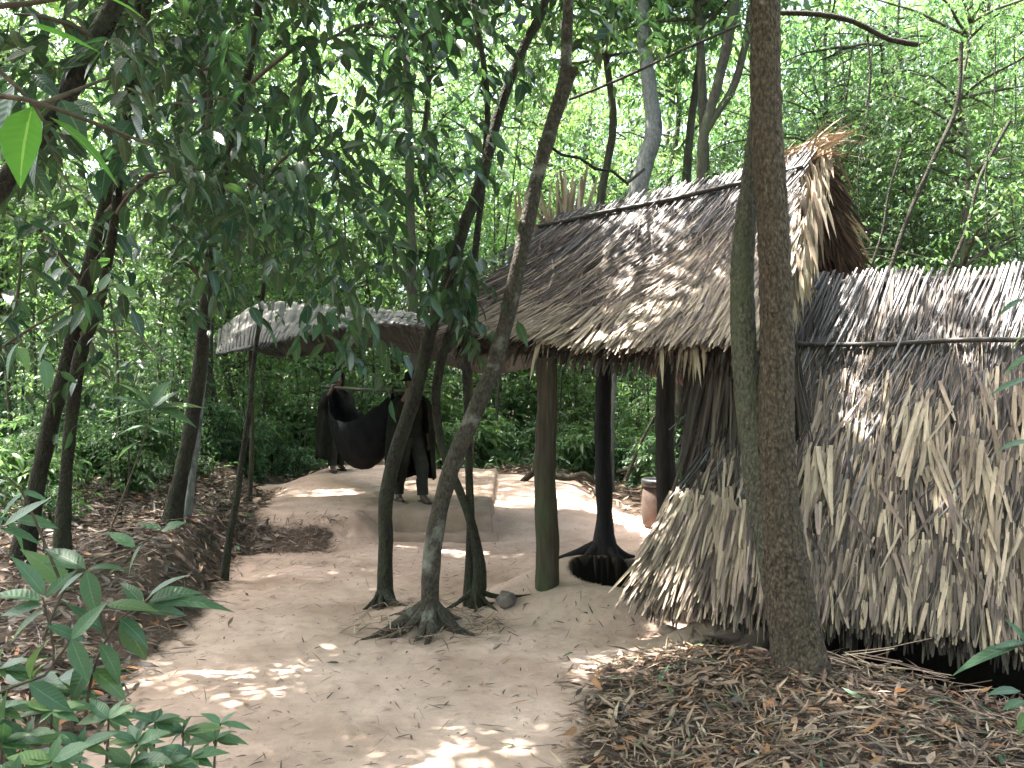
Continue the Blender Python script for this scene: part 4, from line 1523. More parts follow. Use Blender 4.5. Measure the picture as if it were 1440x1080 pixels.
scatter(13, (-13, -4, 0), (13, 24), trees, .7, 1.0, 'tall broadleaf tree', 'tree', 'tall trees', 2.0, clear)
scatter(34, (-9, 9, 0), (20, 31), trees, .85, 1.2, 'tall sunlit broadleaf tree', 'tree', 'tall sunlit trees', 2.3, lambda x, y: clear(x, y) or (.08 < x / y < .26 and y < 22))
scatter(10, (5, 12, 0), (14, 22), trees, .7, 1.0, 'leafy tree with a full crown', 'tree', 'leafy trees', 2.2, clear)
for (x, y, s) in ((4.6, 11.6, .85), (5.8, 10.6, .95), (6.6, 12.4, 1.0), (5.3, 13.6, 1.0), (7.8, 11.4, 1.0), (3.9, 13.2, .7), (8.4, 13.8, 1.1), (6.9, 15, 1.1), (4.7, 15.6, .9)):
    r = place(thick[rng.integers(2)], x, y, s)
    r.name = 'thicket_tree'
    tag(r, 'tangled fine-leaved thicket tree in the dense green mass above the big low roof', 'tree', 'fine-leaved thicket above the big roof')

for (x, y, k, s, w_) in ((-5.6, 15.4, 0, .95, 'left of the far carrier'), (-8.2, 12.2, 1, .95, 'standing beyond the leaf bank'), (-2.0, 17.2, 1, .95, 'between the two carriers'), (1.75, 16.4, 0, .95, 'seen between the mossy post and the black post'),
                   (-7.4, 18.5, 0, 1.0, 'at the far left of the clearing'), (3.2, 13.2, 1, .85, 'rising behind the gable of the raised hut')):
    r = place(tall[k], x, y, s)
    r.name = 'tall_tree'
    tag(r, 'tall straight tree ' + w_, 'tree', 'tall trees shading the clearing')

# beyond: far woodland, in one mesh with unseen leaves added to block light
mb = MB()
n = 13000
th = rng.uniform(-.75, .75, n)
dd = rng.uniform(29, 46, n)
X, Y = np.sin(th) * dd, np.cos(th) * dd
az = 720 + X / Y * F
zt = 21 - 1.5 * np.exp(-((az - 980) / 110) ** 2) - 1.5 * np.exp(-((az - 560) / 120) ** 2)
Z = rng.uniform(0, 1, n) ** 1.15 * zt
sprays(mb, np.stack([X, Y, Z], 1), rng.normal(0, 1, (n, 3)) * A(1, 1, .6), rng.uniform(.7, 1.6, n), 12, .34, .45, prof=LEAF_LO, mid=False, sag=.3, twig=.012)
n = 3600  # unseen leaf ring beside and behind the camera, added to cut frontal sky light
th = rng.uniform(.95, 2 * math.pi - .95, n)
dd = rng.uniform(10, 19, n)
sprays(mb, np.stack([np.sin(th) * dd, np.cos(th) * dd + 1, rng.uniform(0, 1, n) * 10.5], 1), rng.normal(0, 1, (n, 3)) * A(1, 1, .6), rng.uniform(.7, 1.6, n), 10, .34, .45, prof=LEAF_LO, mid=False, sag=.3, twig=.012)
n = 3000  # unseen overhead leaf layer behind the camera, added to deepen the darks
sprays(mb, np.stack([rng.uniform(-13, 13, n), rng.uniform(-14, .5, n), rng.uniform(7.5, 11.5, n)], 1), rng.normal(0, 1, (n, 3)) * A(1, 1, .6), rng.uniform(.7, 1.6, n), 10, .34, .45, prof=LEAF_LO, mid=False, sag=.3, twig=.012)
for i in range(120):
    a, d = rng.uniform(-.72, .72), rng.uniform(27, 44)
    x, y = math.sin(a) * d, math.cos(a) * d
    tube(mb, [[x, y, -.3, .13], [x + rng.normal(0, .4), y, 5, .11], [x + rng.normal(0, 1), y, 13, .05]], None, 6, 1, mi=1)
tag(mb.build('far_woods_and_added_shade', [M['leaf_far'], M['bark_bg']]), 'far-off bright green woodland closing the view, plus unseen leaf mass added behind camera for shade', 'woods', kind='stuff')

# low ground cover and grass on the forest floor
mb = MB()
n = 5200
X = rng.uniform(-14, 12, n * 3)
Y = rng.uniform(9, 28, n * 3)
ok = np.array([not clear(a, b) for a, b in zip(X, Y)]) & ((rng.uniform(0, 1, len(X)) < .35) | (Y > 15.6))
ok &= ~((X < -2) & (Y < 11.5) & (X > -6))
X, Y = X[ok][:n], Y[ok][:n]
Z = ground_z(X, Y)
C = np.stack([X, Y, Z], 1)
sprays(mb, C, rng.normal(0, .7, (len(C), 3)) * A(1, 1, 0) + A(0, 0, .8), rng.uniform(.15, .5, len(C)), 7, .12, .32, prof=LEAF_MD, sag=.2, droop=.2, twig=.005)
tag(mb.build('undergrowth', [M['leaf_mid'], M['twig']]), 'low green seedlings and herbs covering the forest floor', 'undergrowth', kind='stuff')

# hanging vines and loose bare branches
def vine(pts, r, label, mat='bark_dark', name='vine', cat='vine', group=None, Y=None):
    mb = MB()
    tube(mb, [[*W(u, v, y), r] for (u, v, y) in pts], None, 6, .12, rough=.15, freq=10)
    tag(mb.build(name, M[mat]), label, cat, group)


vine([(1092, 18, 9), (1150, 20, 9), (1200, 30, 9), (1250, 55, 9), (1290, 62, 9)], .03, 'dark bare bough arching from behind the twin-stemmed tree at the top', name='bough', cat='bough')
vine([(1220, 50, 9.0), (1224, 110, 9.0), (1218, 150, 9), (1210, 60, 9)][:3], .012, 'short dark stem hanging from the arching bough')
vine([(1245, 400, 10), (1275, 310, 10), (1310, 230, 10), (1345, 150, 10), (1352, 60, 10)], .028, 'curved dark stem leaning right in the thicket above the big roof', name='bare_stem', cat='stem')
vine([(1330, 390, 9.6), (1360, 320, 9.6), (1378, 250, 9.6), (1420, 170, 9.6)], .022, 'dark stem further right in the thicket above the big roof', name='bare_stem', cat='stem')
vine([(1215, 400, 10), (1240, 330, 10), (1250, 270, 10), (1268, 210, 10)], .016, 'thin dark stem just right of the gable of the raised hut', name='bare_stem', cat='stem')
vine([(765, 200, 8.5), (790, 218, 8.5), (815, 222, 8.6), (838, 238, 8.6), (860, 240, 8.7), (882, 258, 8.8), (896, 246, 8.9), (906, 238, 9)], .017, 'broken dark branch lying behind the ridge of the raised hut', name='broken_branch', cat='branch')
vine([(800, 140, 12), (870, 112, 12), (960, 70, 12), (1040, 35, 12)], .022, 'long thin bough rising to the right behind the leaning tree', name='bough', cat='bough')
vine([(738, 440, 9), (600, 180, 9), (575, 170, 9)][1:], .014, 'short twig behind the leaves', name='broken_branch', cat='branch') if False else None
for i, (u, Y) in enumerate(((1180, 11), (1290, 11.4), (1400, 9.4), (1228, 10.2), (1425, 10.5))):
    vine([(u, 40, Y), (u + rng.uniform(-15, 15), 150, Y), (u + rng.uniform(-25, 25), 260, Y), (u + rng.uniform(-15, 15), 385, Y)], .008,
         'thin hanging vine in the thicket above the big roof', group='vines in the thicket')
# fallen branches behind the raised hut
def lying(name, label, cat, pts, r, mat, rough=.15):
    mb = MB()
    tube(mb, [[*W(u, v, y), r * s] for (u, v, y, s) in pts], None, 10, .06, rough=rough, freq=8)
    o = mb.build(name, M[mat])
    tag(o, label, cat)


lying('fallen_branch', 'bent dark branch lying on the ground between the mossy post and the black post', 'branch', [(735, 678, 13.6, 1), (752, 664, 13.5, 1), (775, 668, 13.4, 1.1), (800, 672, 13.3, 1), (822, 667, 13.2, .9), (838, 680, 13.2, .6)], .055, 'bark_dark')
lying('fallen_branch', 'thin dark branch leaning up between the black post and the third post', 'branch', [(880, 675, 13, 1), (900, 625, 13, .9), (918, 590, 13, .6), (930, 570, 13, .4)], .03, 'bark_dark')
lying('fallen_branch', 'curved branch on the ground left of the clay jar', 'branch', [(868, 664, 13.4, .8), (890, 658, 13.3, 1), (912, 650, 13.2, .7)], .04, 'bark_dark')

# ------------------------------------------------------------------ things on the ground
# clay jar with a black rim
c = W(933, 740, 10.6)
jar = thing('clay_jar', 'round red-brown clay jar with a black rim standing behind the third post', 'jar', loc=(c[0], 10.8, gz(c[0], 10.8)))
mb = MB()
lathe(mb, [(.001, 0), (.20, 0), (.235, .05), (.25, .2), (.245, .38), (.225, .5), (.20, .54), (.18, .54), (.19, .45), (.001, .40)], sides=28)
mb.build('body', M['clay'], jar)
mb = MB()
lathe(mb, [(.215, .53), (.245, .55), (.25, .60), (.235, .63), (.21, .62), (.2, .56), (.215, .53)], sides=28)
mb.build('rim', M['bucket'], jar)


def rock(name, label, u, v, Y, sx, sy, sz, mat='stone', seed=0):
    c = W(u, v, Y)
    n, m = 18, 28
    Pn = np.zeros((n, m + 1, 3))
    for i in range(n):
        for j in range(m + 1):
            th, ph = math.pi * i / (n - 1), 2 * math.pi * (j % m) / m
            d = A(math.sin(th) * math.cos(ph), math.sin(th) * math.sin(ph), math.cos(th))
            k = 1 + .25 * noise.noise(Vector(d * 1.3 + seed)) + .1 * noise.noise(Vector(d * 4 + seed))
            Pn[i, j] = d * A(sx, sy, sz) * k
    Pn += A(c[0], Y, gz(c[0], Y) + sz * .45)
    mb = MB()
    grid(mb, Pn)
    tag(mb.build(name, M[mat]), label, 'rock')


rock('rock', 'dark worn lump of stone in the dirt just left of the mossy post', 712, 848, 6.62, .075, .12, .075, 'stone', 3)
rock('rock', 'pale sunlit lump of earth-covered stone below the corner of the low eave', 1010, 895, 5.6, .20, .12, .075, 'earth', 8)
rock('rock', 'small half-buried stone below the corner of the low eave', 940, 893, 5.75, .07, .06, .035, 'earth', 5)


def log(name, label, a, b, Y0, Y1, r, mat='bark_bg', cat='log'):
    p, q = W(*a, Y0), W(*b, Y1)
    p[2] = gz(p[0], p[1]) + r
    q[2] = gz(q[0], q[1]) + r
    mb = MB()
    tube(mb, [[*p, r], [*((p + q) / 2 + A(0, 0, .01)), r * 1.05], [*q, r * .9]], None, 12, .08, rough=.12)
    tag(mb.build(name, M[mat]), label, cat)


M['cut_wood'] = flat_mat('pale_split_wood', (.20, .16, .12), (.42, .35, .27), 10, stretch=(1, 1, 1), bump=.4)
log('log', 'pale split log lying on the leaf bank between the dark trees', (112, 632), (142, 655), 12.2, 11.4, .055, 'cut_wood')
log('log', 'shorter pale split log beside the larger one on the leaf bank', (134, 640), (152, 650), 12.4, 12.0, .045, 'cut_wood')
log('log', 'short pale stick end on the leaf bank behind the dark tree beside the path', (170, 645), (182, 662), 12.0, 11.5, .04, 'cut_wood')
log('log', 'long brown pole lying across the leaf bank', (60, 712), (172, 710), 9.4, 9.2, .035, 'litter')
log('log', 'shorter grey pole lying at the far left of the leaf bank', (0, 768), (24, 762), 8.2, 8.2, .04, 'litter_grey')
log('log', 'thin brown pole lying behind the long one on the leaf bank', (70, 700), (120, 694), 9.9, 9.9, .025, 'litter')


# ------------------------------------------------------------------ leaf litter
def litter(mb, n, xr, yr, want, L, Wd, mis, tilt=.35, lift=(.0, .03)):
    X, Y = rng.uniform(*xr, n * 4), rng.uniform(*yr, n * 4)
    ok = want(X, Y)
    X, Y = X[ok][:n], Y[ok][:n]
    k = len(X)
    Z = ground_z(X, Y)
    e = .03
    Nx = -(ground_z(X + e, Y) - Z) / e
    Ny = -(ground_z(X, Y + e) - Z) / e
    N = unit(np.stack([Nx, Ny, np.ones(k)], 1))
    th = rng.uniform(0, 6.28, k)
    D = np.stack([np.cos(th), np.sin(th), np.zeros(k)], 1)
    D = unit(D - N * (D * N).sum(1, keepdims=True) + N * rng.normal(.04, .10, k)[:, None])
    Nn = unit(N + rng.normal(0, tilt, (k, 3)))
    P = np.stack([X, Y, Z], 1) + N * (.008 + rng.uniform(*lift, k))[:, None]
    Ls = rng.uniform(*L, k)
    V, Fa, At = blades(P, D, Nn, Ls, rng.uniform(*Wd, k), LEAF_MD, bend=rng.normal(.05, .2, k), fold=.35, side=rng.normal(0, .15, k))
    # split over materials
    q = Fa.reshape(k, -1, 4)
    c = rng.choice(len(mis), k, p=np.array(mis) / sum(mis))
    base = mb.n
    mb.add(V, q.reshape(-1, 4), 0, At)
    mb.M[-1] = np.repeat(c, q.shape[1])


def infront(x, y):
    n = (x - EBL[0]) * NB[0] + (y - EBL[1]) * NB[1]
    return n < .1


LM = [M['litter'], M['litter_grey'], M['litter_orange'], M['straw_pale'], M['leaf_front']]
mb = MB()
wr = lambda x, y: (sand_mask(x, y) < rng.uniform(.0, 1.0, len(x)) ** 1.3) & infront(x, y) & (x > -.1)
litter(mb, 9000, (.0, 4.6), (3.0, 5.75), wr, (.05, .16), (.008, .020), [.62, .22, .03, .1, .03], lift=(0, .045))
litter(mb, 2200, (.0, 4.6), (3.0, 5.75), wr, (.08, .22), (.004, .009), [.6, .3, .0, .1, .0], lift=(0, .06))
litter(mb, 700, (.0, 4.6), (3.0, 5.6), wr, (.07, .15), (.022, .042), [.5, .3, .08, .05, .07], lift=(.01, .05))
tag(mb.build('leaf_litter', LM), 'thick brown bamboo-leaf litter round the foot of the twin-stemmed tree', 'leaf litter', kind='stuff')
mb = MB()
wl = lambda x, y: (sand_mask(x, y) < rng.uniform(.0, .95, len(x)) ** 1.3) & (x < path_edge(y) + .3)
litter(mb, 9000, (-7.5, -2.0), (4.2, 12.5), wl, (.06, .17), (.014, .045), [.15, .77, .015, .03, .03], lift=(0, .06))
litter(mb, 4500, (-7.5, -2.0), (4.5, 12.5), wl, (.10, .30), (.005, .012), [.15, .8, .0, .05, .0], lift=(0, .08))
litter(mb, 1800, (-4, -1.4), (2.6, 5.2), wl, (.06, .14), (.014, .035), [.55, .25, .08, .05, .07], lift=(0, .03))
tag(mb.build('leaf_litter', LM), 'dark grey-brown litter of leaves and twigs covering the left bank', 'leaf litter', kind='stuff')
mb = MB()
wb = lambda x, y: (sand_mask(x, y) < rng.uniform(.2, .8, len(x))) & (y > 9.6)
litter(mb, 15000, (-12, 10), (9.6, 24), wb, (.08, .2), (.02, .06), [.5, .36, .04, .1, .0], lift=(0, .06))
tag(mb.build('leaf_litter', LM[:4]), 'brown litter on the forest floor behind the clearing', 'leaf litter', kind='stuff')
mb = MB()
wp = lambda x, y: (sand_mask(x, y) > .5)
litter(mb, 950, (-3, 3), (3.2, 9.5), wp, (.03, .13), (.005, .014), [.3, .6, .04, .06, .0], lift=(0, .008), tilt=.2)
litter(mb, 520, (-3, 3), (3.2, 9.5), wp, (.06, .20), (.003, .006), [.5, .5, .0, .0, .0], lift=(0, .01), tilt=.2)
litter(mb, 50, (-3, 3), (3.2, 9.5), wp, (.05, .10), (.014, .028), [.4, .35, .1, .07, .08], lift=(0, .008), tilt=.2)
litter(mb, 2000, (-3, 3), (3.2, 14), wp, (.012, .04), (.004, .012), [.6, .4, .0, .0, .0], lift=(0, .003), tilt=.3)
bankf = lambda x, y: (x > -3.6) & (x < -1.9) & (y > 8.9) & (y < 9.75)
litter(mb, 500, (-3.6, -1.9), (8.8, 9.8), bankf, (.04, .14), (.006, .016), [.4, .6, .0, .0, .0], lift=(0, .02))
nearroot = lambda x, y: ((x + .6) ** 2 / .36 + (y - 6.05) ** 2 / .18) < 1
litter(mb, 420, (-1.3, .2), (5.5, 6.6), nearroot, (.06, .22), (.004, .014), [.55, .35, .0, .1, .0], lift=(0, .05))
tag(mb.build('leaf_litter', LM), 'scattered twigs and slim dead leaves on the sandy path', 'leaf litter', kind='stuff')
# dead canes along the trench under the big eave
mb = MB()
for i in range(60):
    u = rng.uniform(1160, 1285)
    x, y = W(u, 900, 4.75)[0] + rng.normal(0, .08), 4.95 - (u - 1160) * .0022 + rng.normal(0, .1)
    z = gz(x, y)
    d = unit(A(rng.uniform(.4, 1), rng.uniform(-.9, -.2), rng.uniform(-.15, .2)))
    L = rng.uniform(.15, .5)
    q = A(x, y, max(z, -.1) + rng.uniform(.01, .10))
    V, Fa, At = blades([q], [d], [A(0, 0, 1)], L, rng.uniform(.006, .016), STICK, bend=rng.uniform(-.1, .3), fold=-.6, side=rng.uniform(-.4, .4))
    mb.add(V, Fa, int(rng.integers(0, 2)), At)
tag(mb.build('dead_canes', [M['litter'], M['straw_pale']]), 'heap of dead canes beside the foot of the twin-stemmed tree', 'canes', kind='stuff')


# ------------------------------------------------------------------ foreground seedlings with big leaves
def near_plant(name, label, stems, leaves, leafmat='leaf_front', group=None, ratio=.36):
    """stems: list of [(u,v,Y),...]; leaves: (u0,v0,u1,v1,Y) base and tip of each leaf"""
    t = thing(name, label, 'plant', group)
    mb = MB()
    ends = []
    for s in stems:
        P = np.array([W(*q) for q in s])
        r = np.linspace(.007, .003, len(P))
        tube(mb, P, r, 7, .05, rough=.05)
    mb.build('stem', M['twig'], t)
    mb = MB()
    for lf in leaves:
        u0, v0, u1, v1, Y = lf[:5]
        r = lf[5] if len(lf) > 5 else ratio
        dy = rng.uniform(-.06, .08)
        p, q = W(u0, v0, Y), W(u1, v1, Y + dy)
        d = q - p
        L = np.linalg.norm(d)
        hz = math.hypot(d[0], d[1])
        n = A(rng.uniform(-.35, .35), -rng.uniform(.15, .7), 1.0)
        V, Fa, At = blades([p], [d + A(0, 0, .12 * L)], [n], L, L * r * rng.uniform(.9, 1.1), LEAF_HI, bend=rng.uniform(.1, .4), fold=rng.uniform(.1, .35), side=rng.uniform(-.15, .15))
        mb.add(V, Fa, 0, At)
    mb.build('foliage', [M[leafmat]], t)
    return t


near_plant('seedling', 'leafy young plant reaching over the path edge, its top leaves spread like a fan', [[(120, 1010, 3.3), (135, 930, 3.3), (170, 870, 3.35), (205, 845, 3.4)], [(150, 895, 3.3), (130, 830, 3.3), (120, 800, 3.3)]],
           [(210, 846, 282, 826, 3.4, .42), (212, 848, 318, 838, 3.4, .26), (205, 845, 255, 800, 3.4, .3), (200, 850, 168, 815, 3.4), (195, 855, 262, 868, 3.4), (172, 868, 205, 940, 3.35, .38), (168, 870, 210, 905, 3.3, .4), (150, 890, 90, 850, 3.3), (140, 905, 175, 960, 3.3, .42),
            (130, 925, 95, 990, 3.3, .4), (120, 800, 60, 770, 3.3), (122, 802, 130, 870, 3.3), (124, 800, 178, 790, 3.3), (118, 805, 75, 835, 3.3), (150, 850, 215, 862, 3.3), (128, 940, 180, 985, 3.3, .4), (125, 950, 60, 965, 3.3)])
near_plant('seedling', 'young plant at the left edge with long drooping leaves, left of the fan-topped one', [[(-60, 1000, 2.9), (20, 965, 2.9), (75, 935, 2.9), (60, 840, 2.95)], [(75, 935, 2.9), (100, 900, 2.9)]],
           [(60, 850, -5, 870, 2.9, .36), (58, 845, -20, 830, 2.9), (62, 838, 20, 780, 2.95), (64, 840, 105, 800, 2.95), (60, 860, 5, 905, 2.9, .4), (66, 880, 120, 905, 2.9, .4), (70, 900, 20, 950, 2.9), (40, 960, 95, 1010, 2.85, .4), (10, 970, -10, 1040, 2.85), (100, 900, 150, 850, 2.9),
            (100, 898, 120, 960, 2.9, .4), (5, 740, 70, 700, 3.0), (0, 745, -40, 700, 3.0), (0, 745, 60, 760, 3.0)], ratio=.36)
near_plant('seedling', 'arching young plant with pale upper leaves in front of the leaf bank', [[(60, 900, 3.6), (110, 800, 3.7), (190, 770, 3.8), (235, 738, 3.9)], [(90, 830, 3.65), (30, 690, 3.7), (0, 670, 3.7)]],
           [(228, 745, 190, 735, 3.9, .3), (228, 745, 262, 735, 3.9, .5), (190, 770, 150, 745, 3.8), (110, 800, 60, 790, 3.7), (30, 692, 70, 705, 3.7), (32, 695, -10, 735, 3.7), (10, 675, -30, 700, 3.7), (200, 765, 170, 810, 3.8), (95, 830, 40, 760, 3.7), (20, 730, 80, 745, 3.7, .45), (0, 725, 45, 770, 3.7, .4)])
# the low carpet of seedlings in the bottom left corner
k = 0
for (u, v, Y, s) in ((30, 1040, 2.9, 1), (110, 1050, 2.85, 1), (190, 1045, 2.95, 1), (255, 1030, 3.2, .9), (300, 1040, 3.3, .7), (70, 1000, 3.1, 1), (-10, 1000, 3.0, 1), (150, 1010, 3.1, .9), (230, 1075, 2.9, .9), (20, 1090, 2.7, 1), (140, 1100, 2.7, 1), (70, 1070, 2.75, 1.1), (0, 1045, 2.8, 1.1), (215, 1015, 3.1, .8), (40, 960, 3.3, .9), (100, 975, 3.35, .8), (180, 1075, 2.8, 1), (265, 1065, 3.0, .8), (-5, 940, 3.2, 1)):
    st = [[(u, v + 70, Y), (u + 3, v, Y)]]
    lv = []
    m = 9
    for i in range(m):
        a = 2 * math.pi * i / m + rng.uniform(-.2, .2)
        L = rng.uniform(38, 68) * s
        lv.append((u + 3, v, u + 3 + L * math.cos(a), v - L * .45 * math.sin(a) - L * .1, Y, rng.uniform(.38, .5)))
    words = ['low broad-leaved seedling in the carpet of seedlings in the bottom left corner'][0]
    near_plant('seedling', words, st, lv, group='seedlings in the bottom left corner', leafmat='leaf_front' if k % 4 else 'leaf_mid')
    k += 1
near_plant('seedling', 'small seedling at the edge of the path with one leaf pointing right', [[(300, 1060, 3.45), (310, 1018, 3.45)]],
           [(310, 1018, 358, 1024, 3.45, .3), (310, 1018, 285, 1000, 3.45, .4), (310, 1018, 330, 1000, 3.45, .4), (310, 1018, 280, 1025, 3.45, .4)])
near_plant('seedling', 'tall young plant among the dark trees with a whorl of pale leaves on top', [[(150, 760, 5.2), (180, 680, 5.2), (205, 610, 5.2), (212, 575, 5.2)]],
           [(212, 575, 290, 572, 5.2, .3), (212, 572, 275, 590, 5.2, .3), (212, 575, 150, 545, 5.2, .3), (212, 575, 160, 590, 5.2, .35), (212, 572, 232, 530, 5.2, .4), (212, 572, 180, 530, 5.2, .35), (205, 600, 165, 610, 5.2, .35), (205, 600, 245, 615, 5.2, .35), (200, 620, 160, 640, 5.2), (210, 580, 255, 545, 5.2, .35)])
near_plant('seedling', 'young plant whose pale leaves poke in at the right edge under the big eave', [[(1475, 1010, 3.2), (1445, 960, 3.2), (1440, 905, 3.2)], [(1460, 985, 3.2), (1432, 975, 3.2)]],
           [(1440, 905, 1345, 938, 3.2, .24), (1440, 902, 1400, 915, 3.2, .4), (1442, 905, 1425, 872, 3.2, .35), (1435, 972, 1388, 972, 3.2, .4), (1440, 985, 1415, 1000, 3.2, .4), (1445, 1000, 1430, 1030, 3.2, .4), (1445, 905, 1480, 880, 3.2)])
near_plant('seedling', 'slender sprig of narrow leaves crossing the right edge in front of the thatch', [[(1500, 700, 3.6), (1462, 560, 3.6), (1446, 430, 3.6), (1438, 380, 3.6)]],
           [(1446, 532, 1395, 552, 3.6, .24), (1446, 500, 1410, 520, 3.6, .3), (1450, 620, 1400, 628, 3.6, .26), (1440, 420, 1405, 440, 3.6, .3), (1440, 470, 1420, 495, 3.6, .3), (1444, 440, 1470, 420, 3.6, .3)], ratio=.3)
# bright near leaves in the top left corner
near_plant('overhanging_twig', 'near twig in the top left corner with bright green and mottled leaves', [[(-80, 150, 1.7), (0, 135, 1.7), (70, 150, 1.7), (150, 180, 1.75), (215, 205, 1.8)]],
           [(70, 165, 168, 236, 1.7, .16), (45, 150, 20, 260, 1.7, .5)], leafmat='leaf_bright')
near_plant('overhanging_twig', 'very near twig along the top left edge with three sunlit bright green leaves', [[(-40, 10, 1.5), (40, 5, 1.5), (150, -15, 1.5)]],
           [(35, 34, 140, 76, 1.5, .3), (125, -8, 205, 8, 1.5, .34), (42, 0, 92, 20, 1.5, .4)], leafmat='leaf_bright')
near_plant('overhanging_twig', 'near twig at the left edge with large dark mottled leaves', [[(-60, 60, 1.9), (0, 100, 1.9), (50, 150, 1.9), (60, 170, 1.9)], [(50, 150, 1.9), (150, 110, 2.0)]],
           [(0, 95, 40, 92, 1.8, .8), (20, 120, -10, 215, 1.9, .5), (60, 170, 20, 250, 1.9, .45), (185, 205, 228, 200, 2.4, .8), (150, 130, 105, 125, 2, .3), (90, 160, 140, 130, 2, .3)], leafmat='leaf_near')
near_plant('overhanging_twig', 'mid-height twig with a few pale broad leaves left of the dark trunks', [[(-40, 520, 3.4), (30, 470, 3.4), (100, 430, 3.4), (160, 400, 3.5)]],
           [(105, 412, 138, 452, 3.4, .55), (20, 490, 48, 520, 3.4, .7), (30, 480, 0, 530, 3.4, .5), (120, 420, 90, 390, 3.4, .4), (160, 400, 195, 420, 3.5, .4), (60, 505, 75, 550, 3.4, .4), (140, 410, 160, 380, 3.4, .4), (30, 470, 0, 450, 3.4, .4)])

# ------------------------------------------------------------------ the two carriers, their pole and hammock
def skin_mesh(name, verts, edges, mat, parent, sub=2):
    me = bpy.data.meshes.new(name)
    me.from_pydata([v[:3] for v in verts], edges, [])
    o = bpy.data.objects.new(name, me)
    col.objects.link(o)
    me.materials.append(mat)
    me.skin_vertices.new() if hasattr(me.skin_vertices, 'new') else None
    sk = o.modifiers.new('skin', 'SKIN')
    if not me.skin_vertices:
        return o
    for i, v in enumerate(verts):
        d = me.skin_vertices[0].data[i]
        d.radius = (v[3], v[4] if len(v) > 4 else v[3])
        d.use_root = i == 0
    sk.use_smooth_shade = True
    ss = o.modifiers.new('sub', 'SUBSURF')
    ss.levels = ss.render_levels = sub
    o.parent = parent
    return o


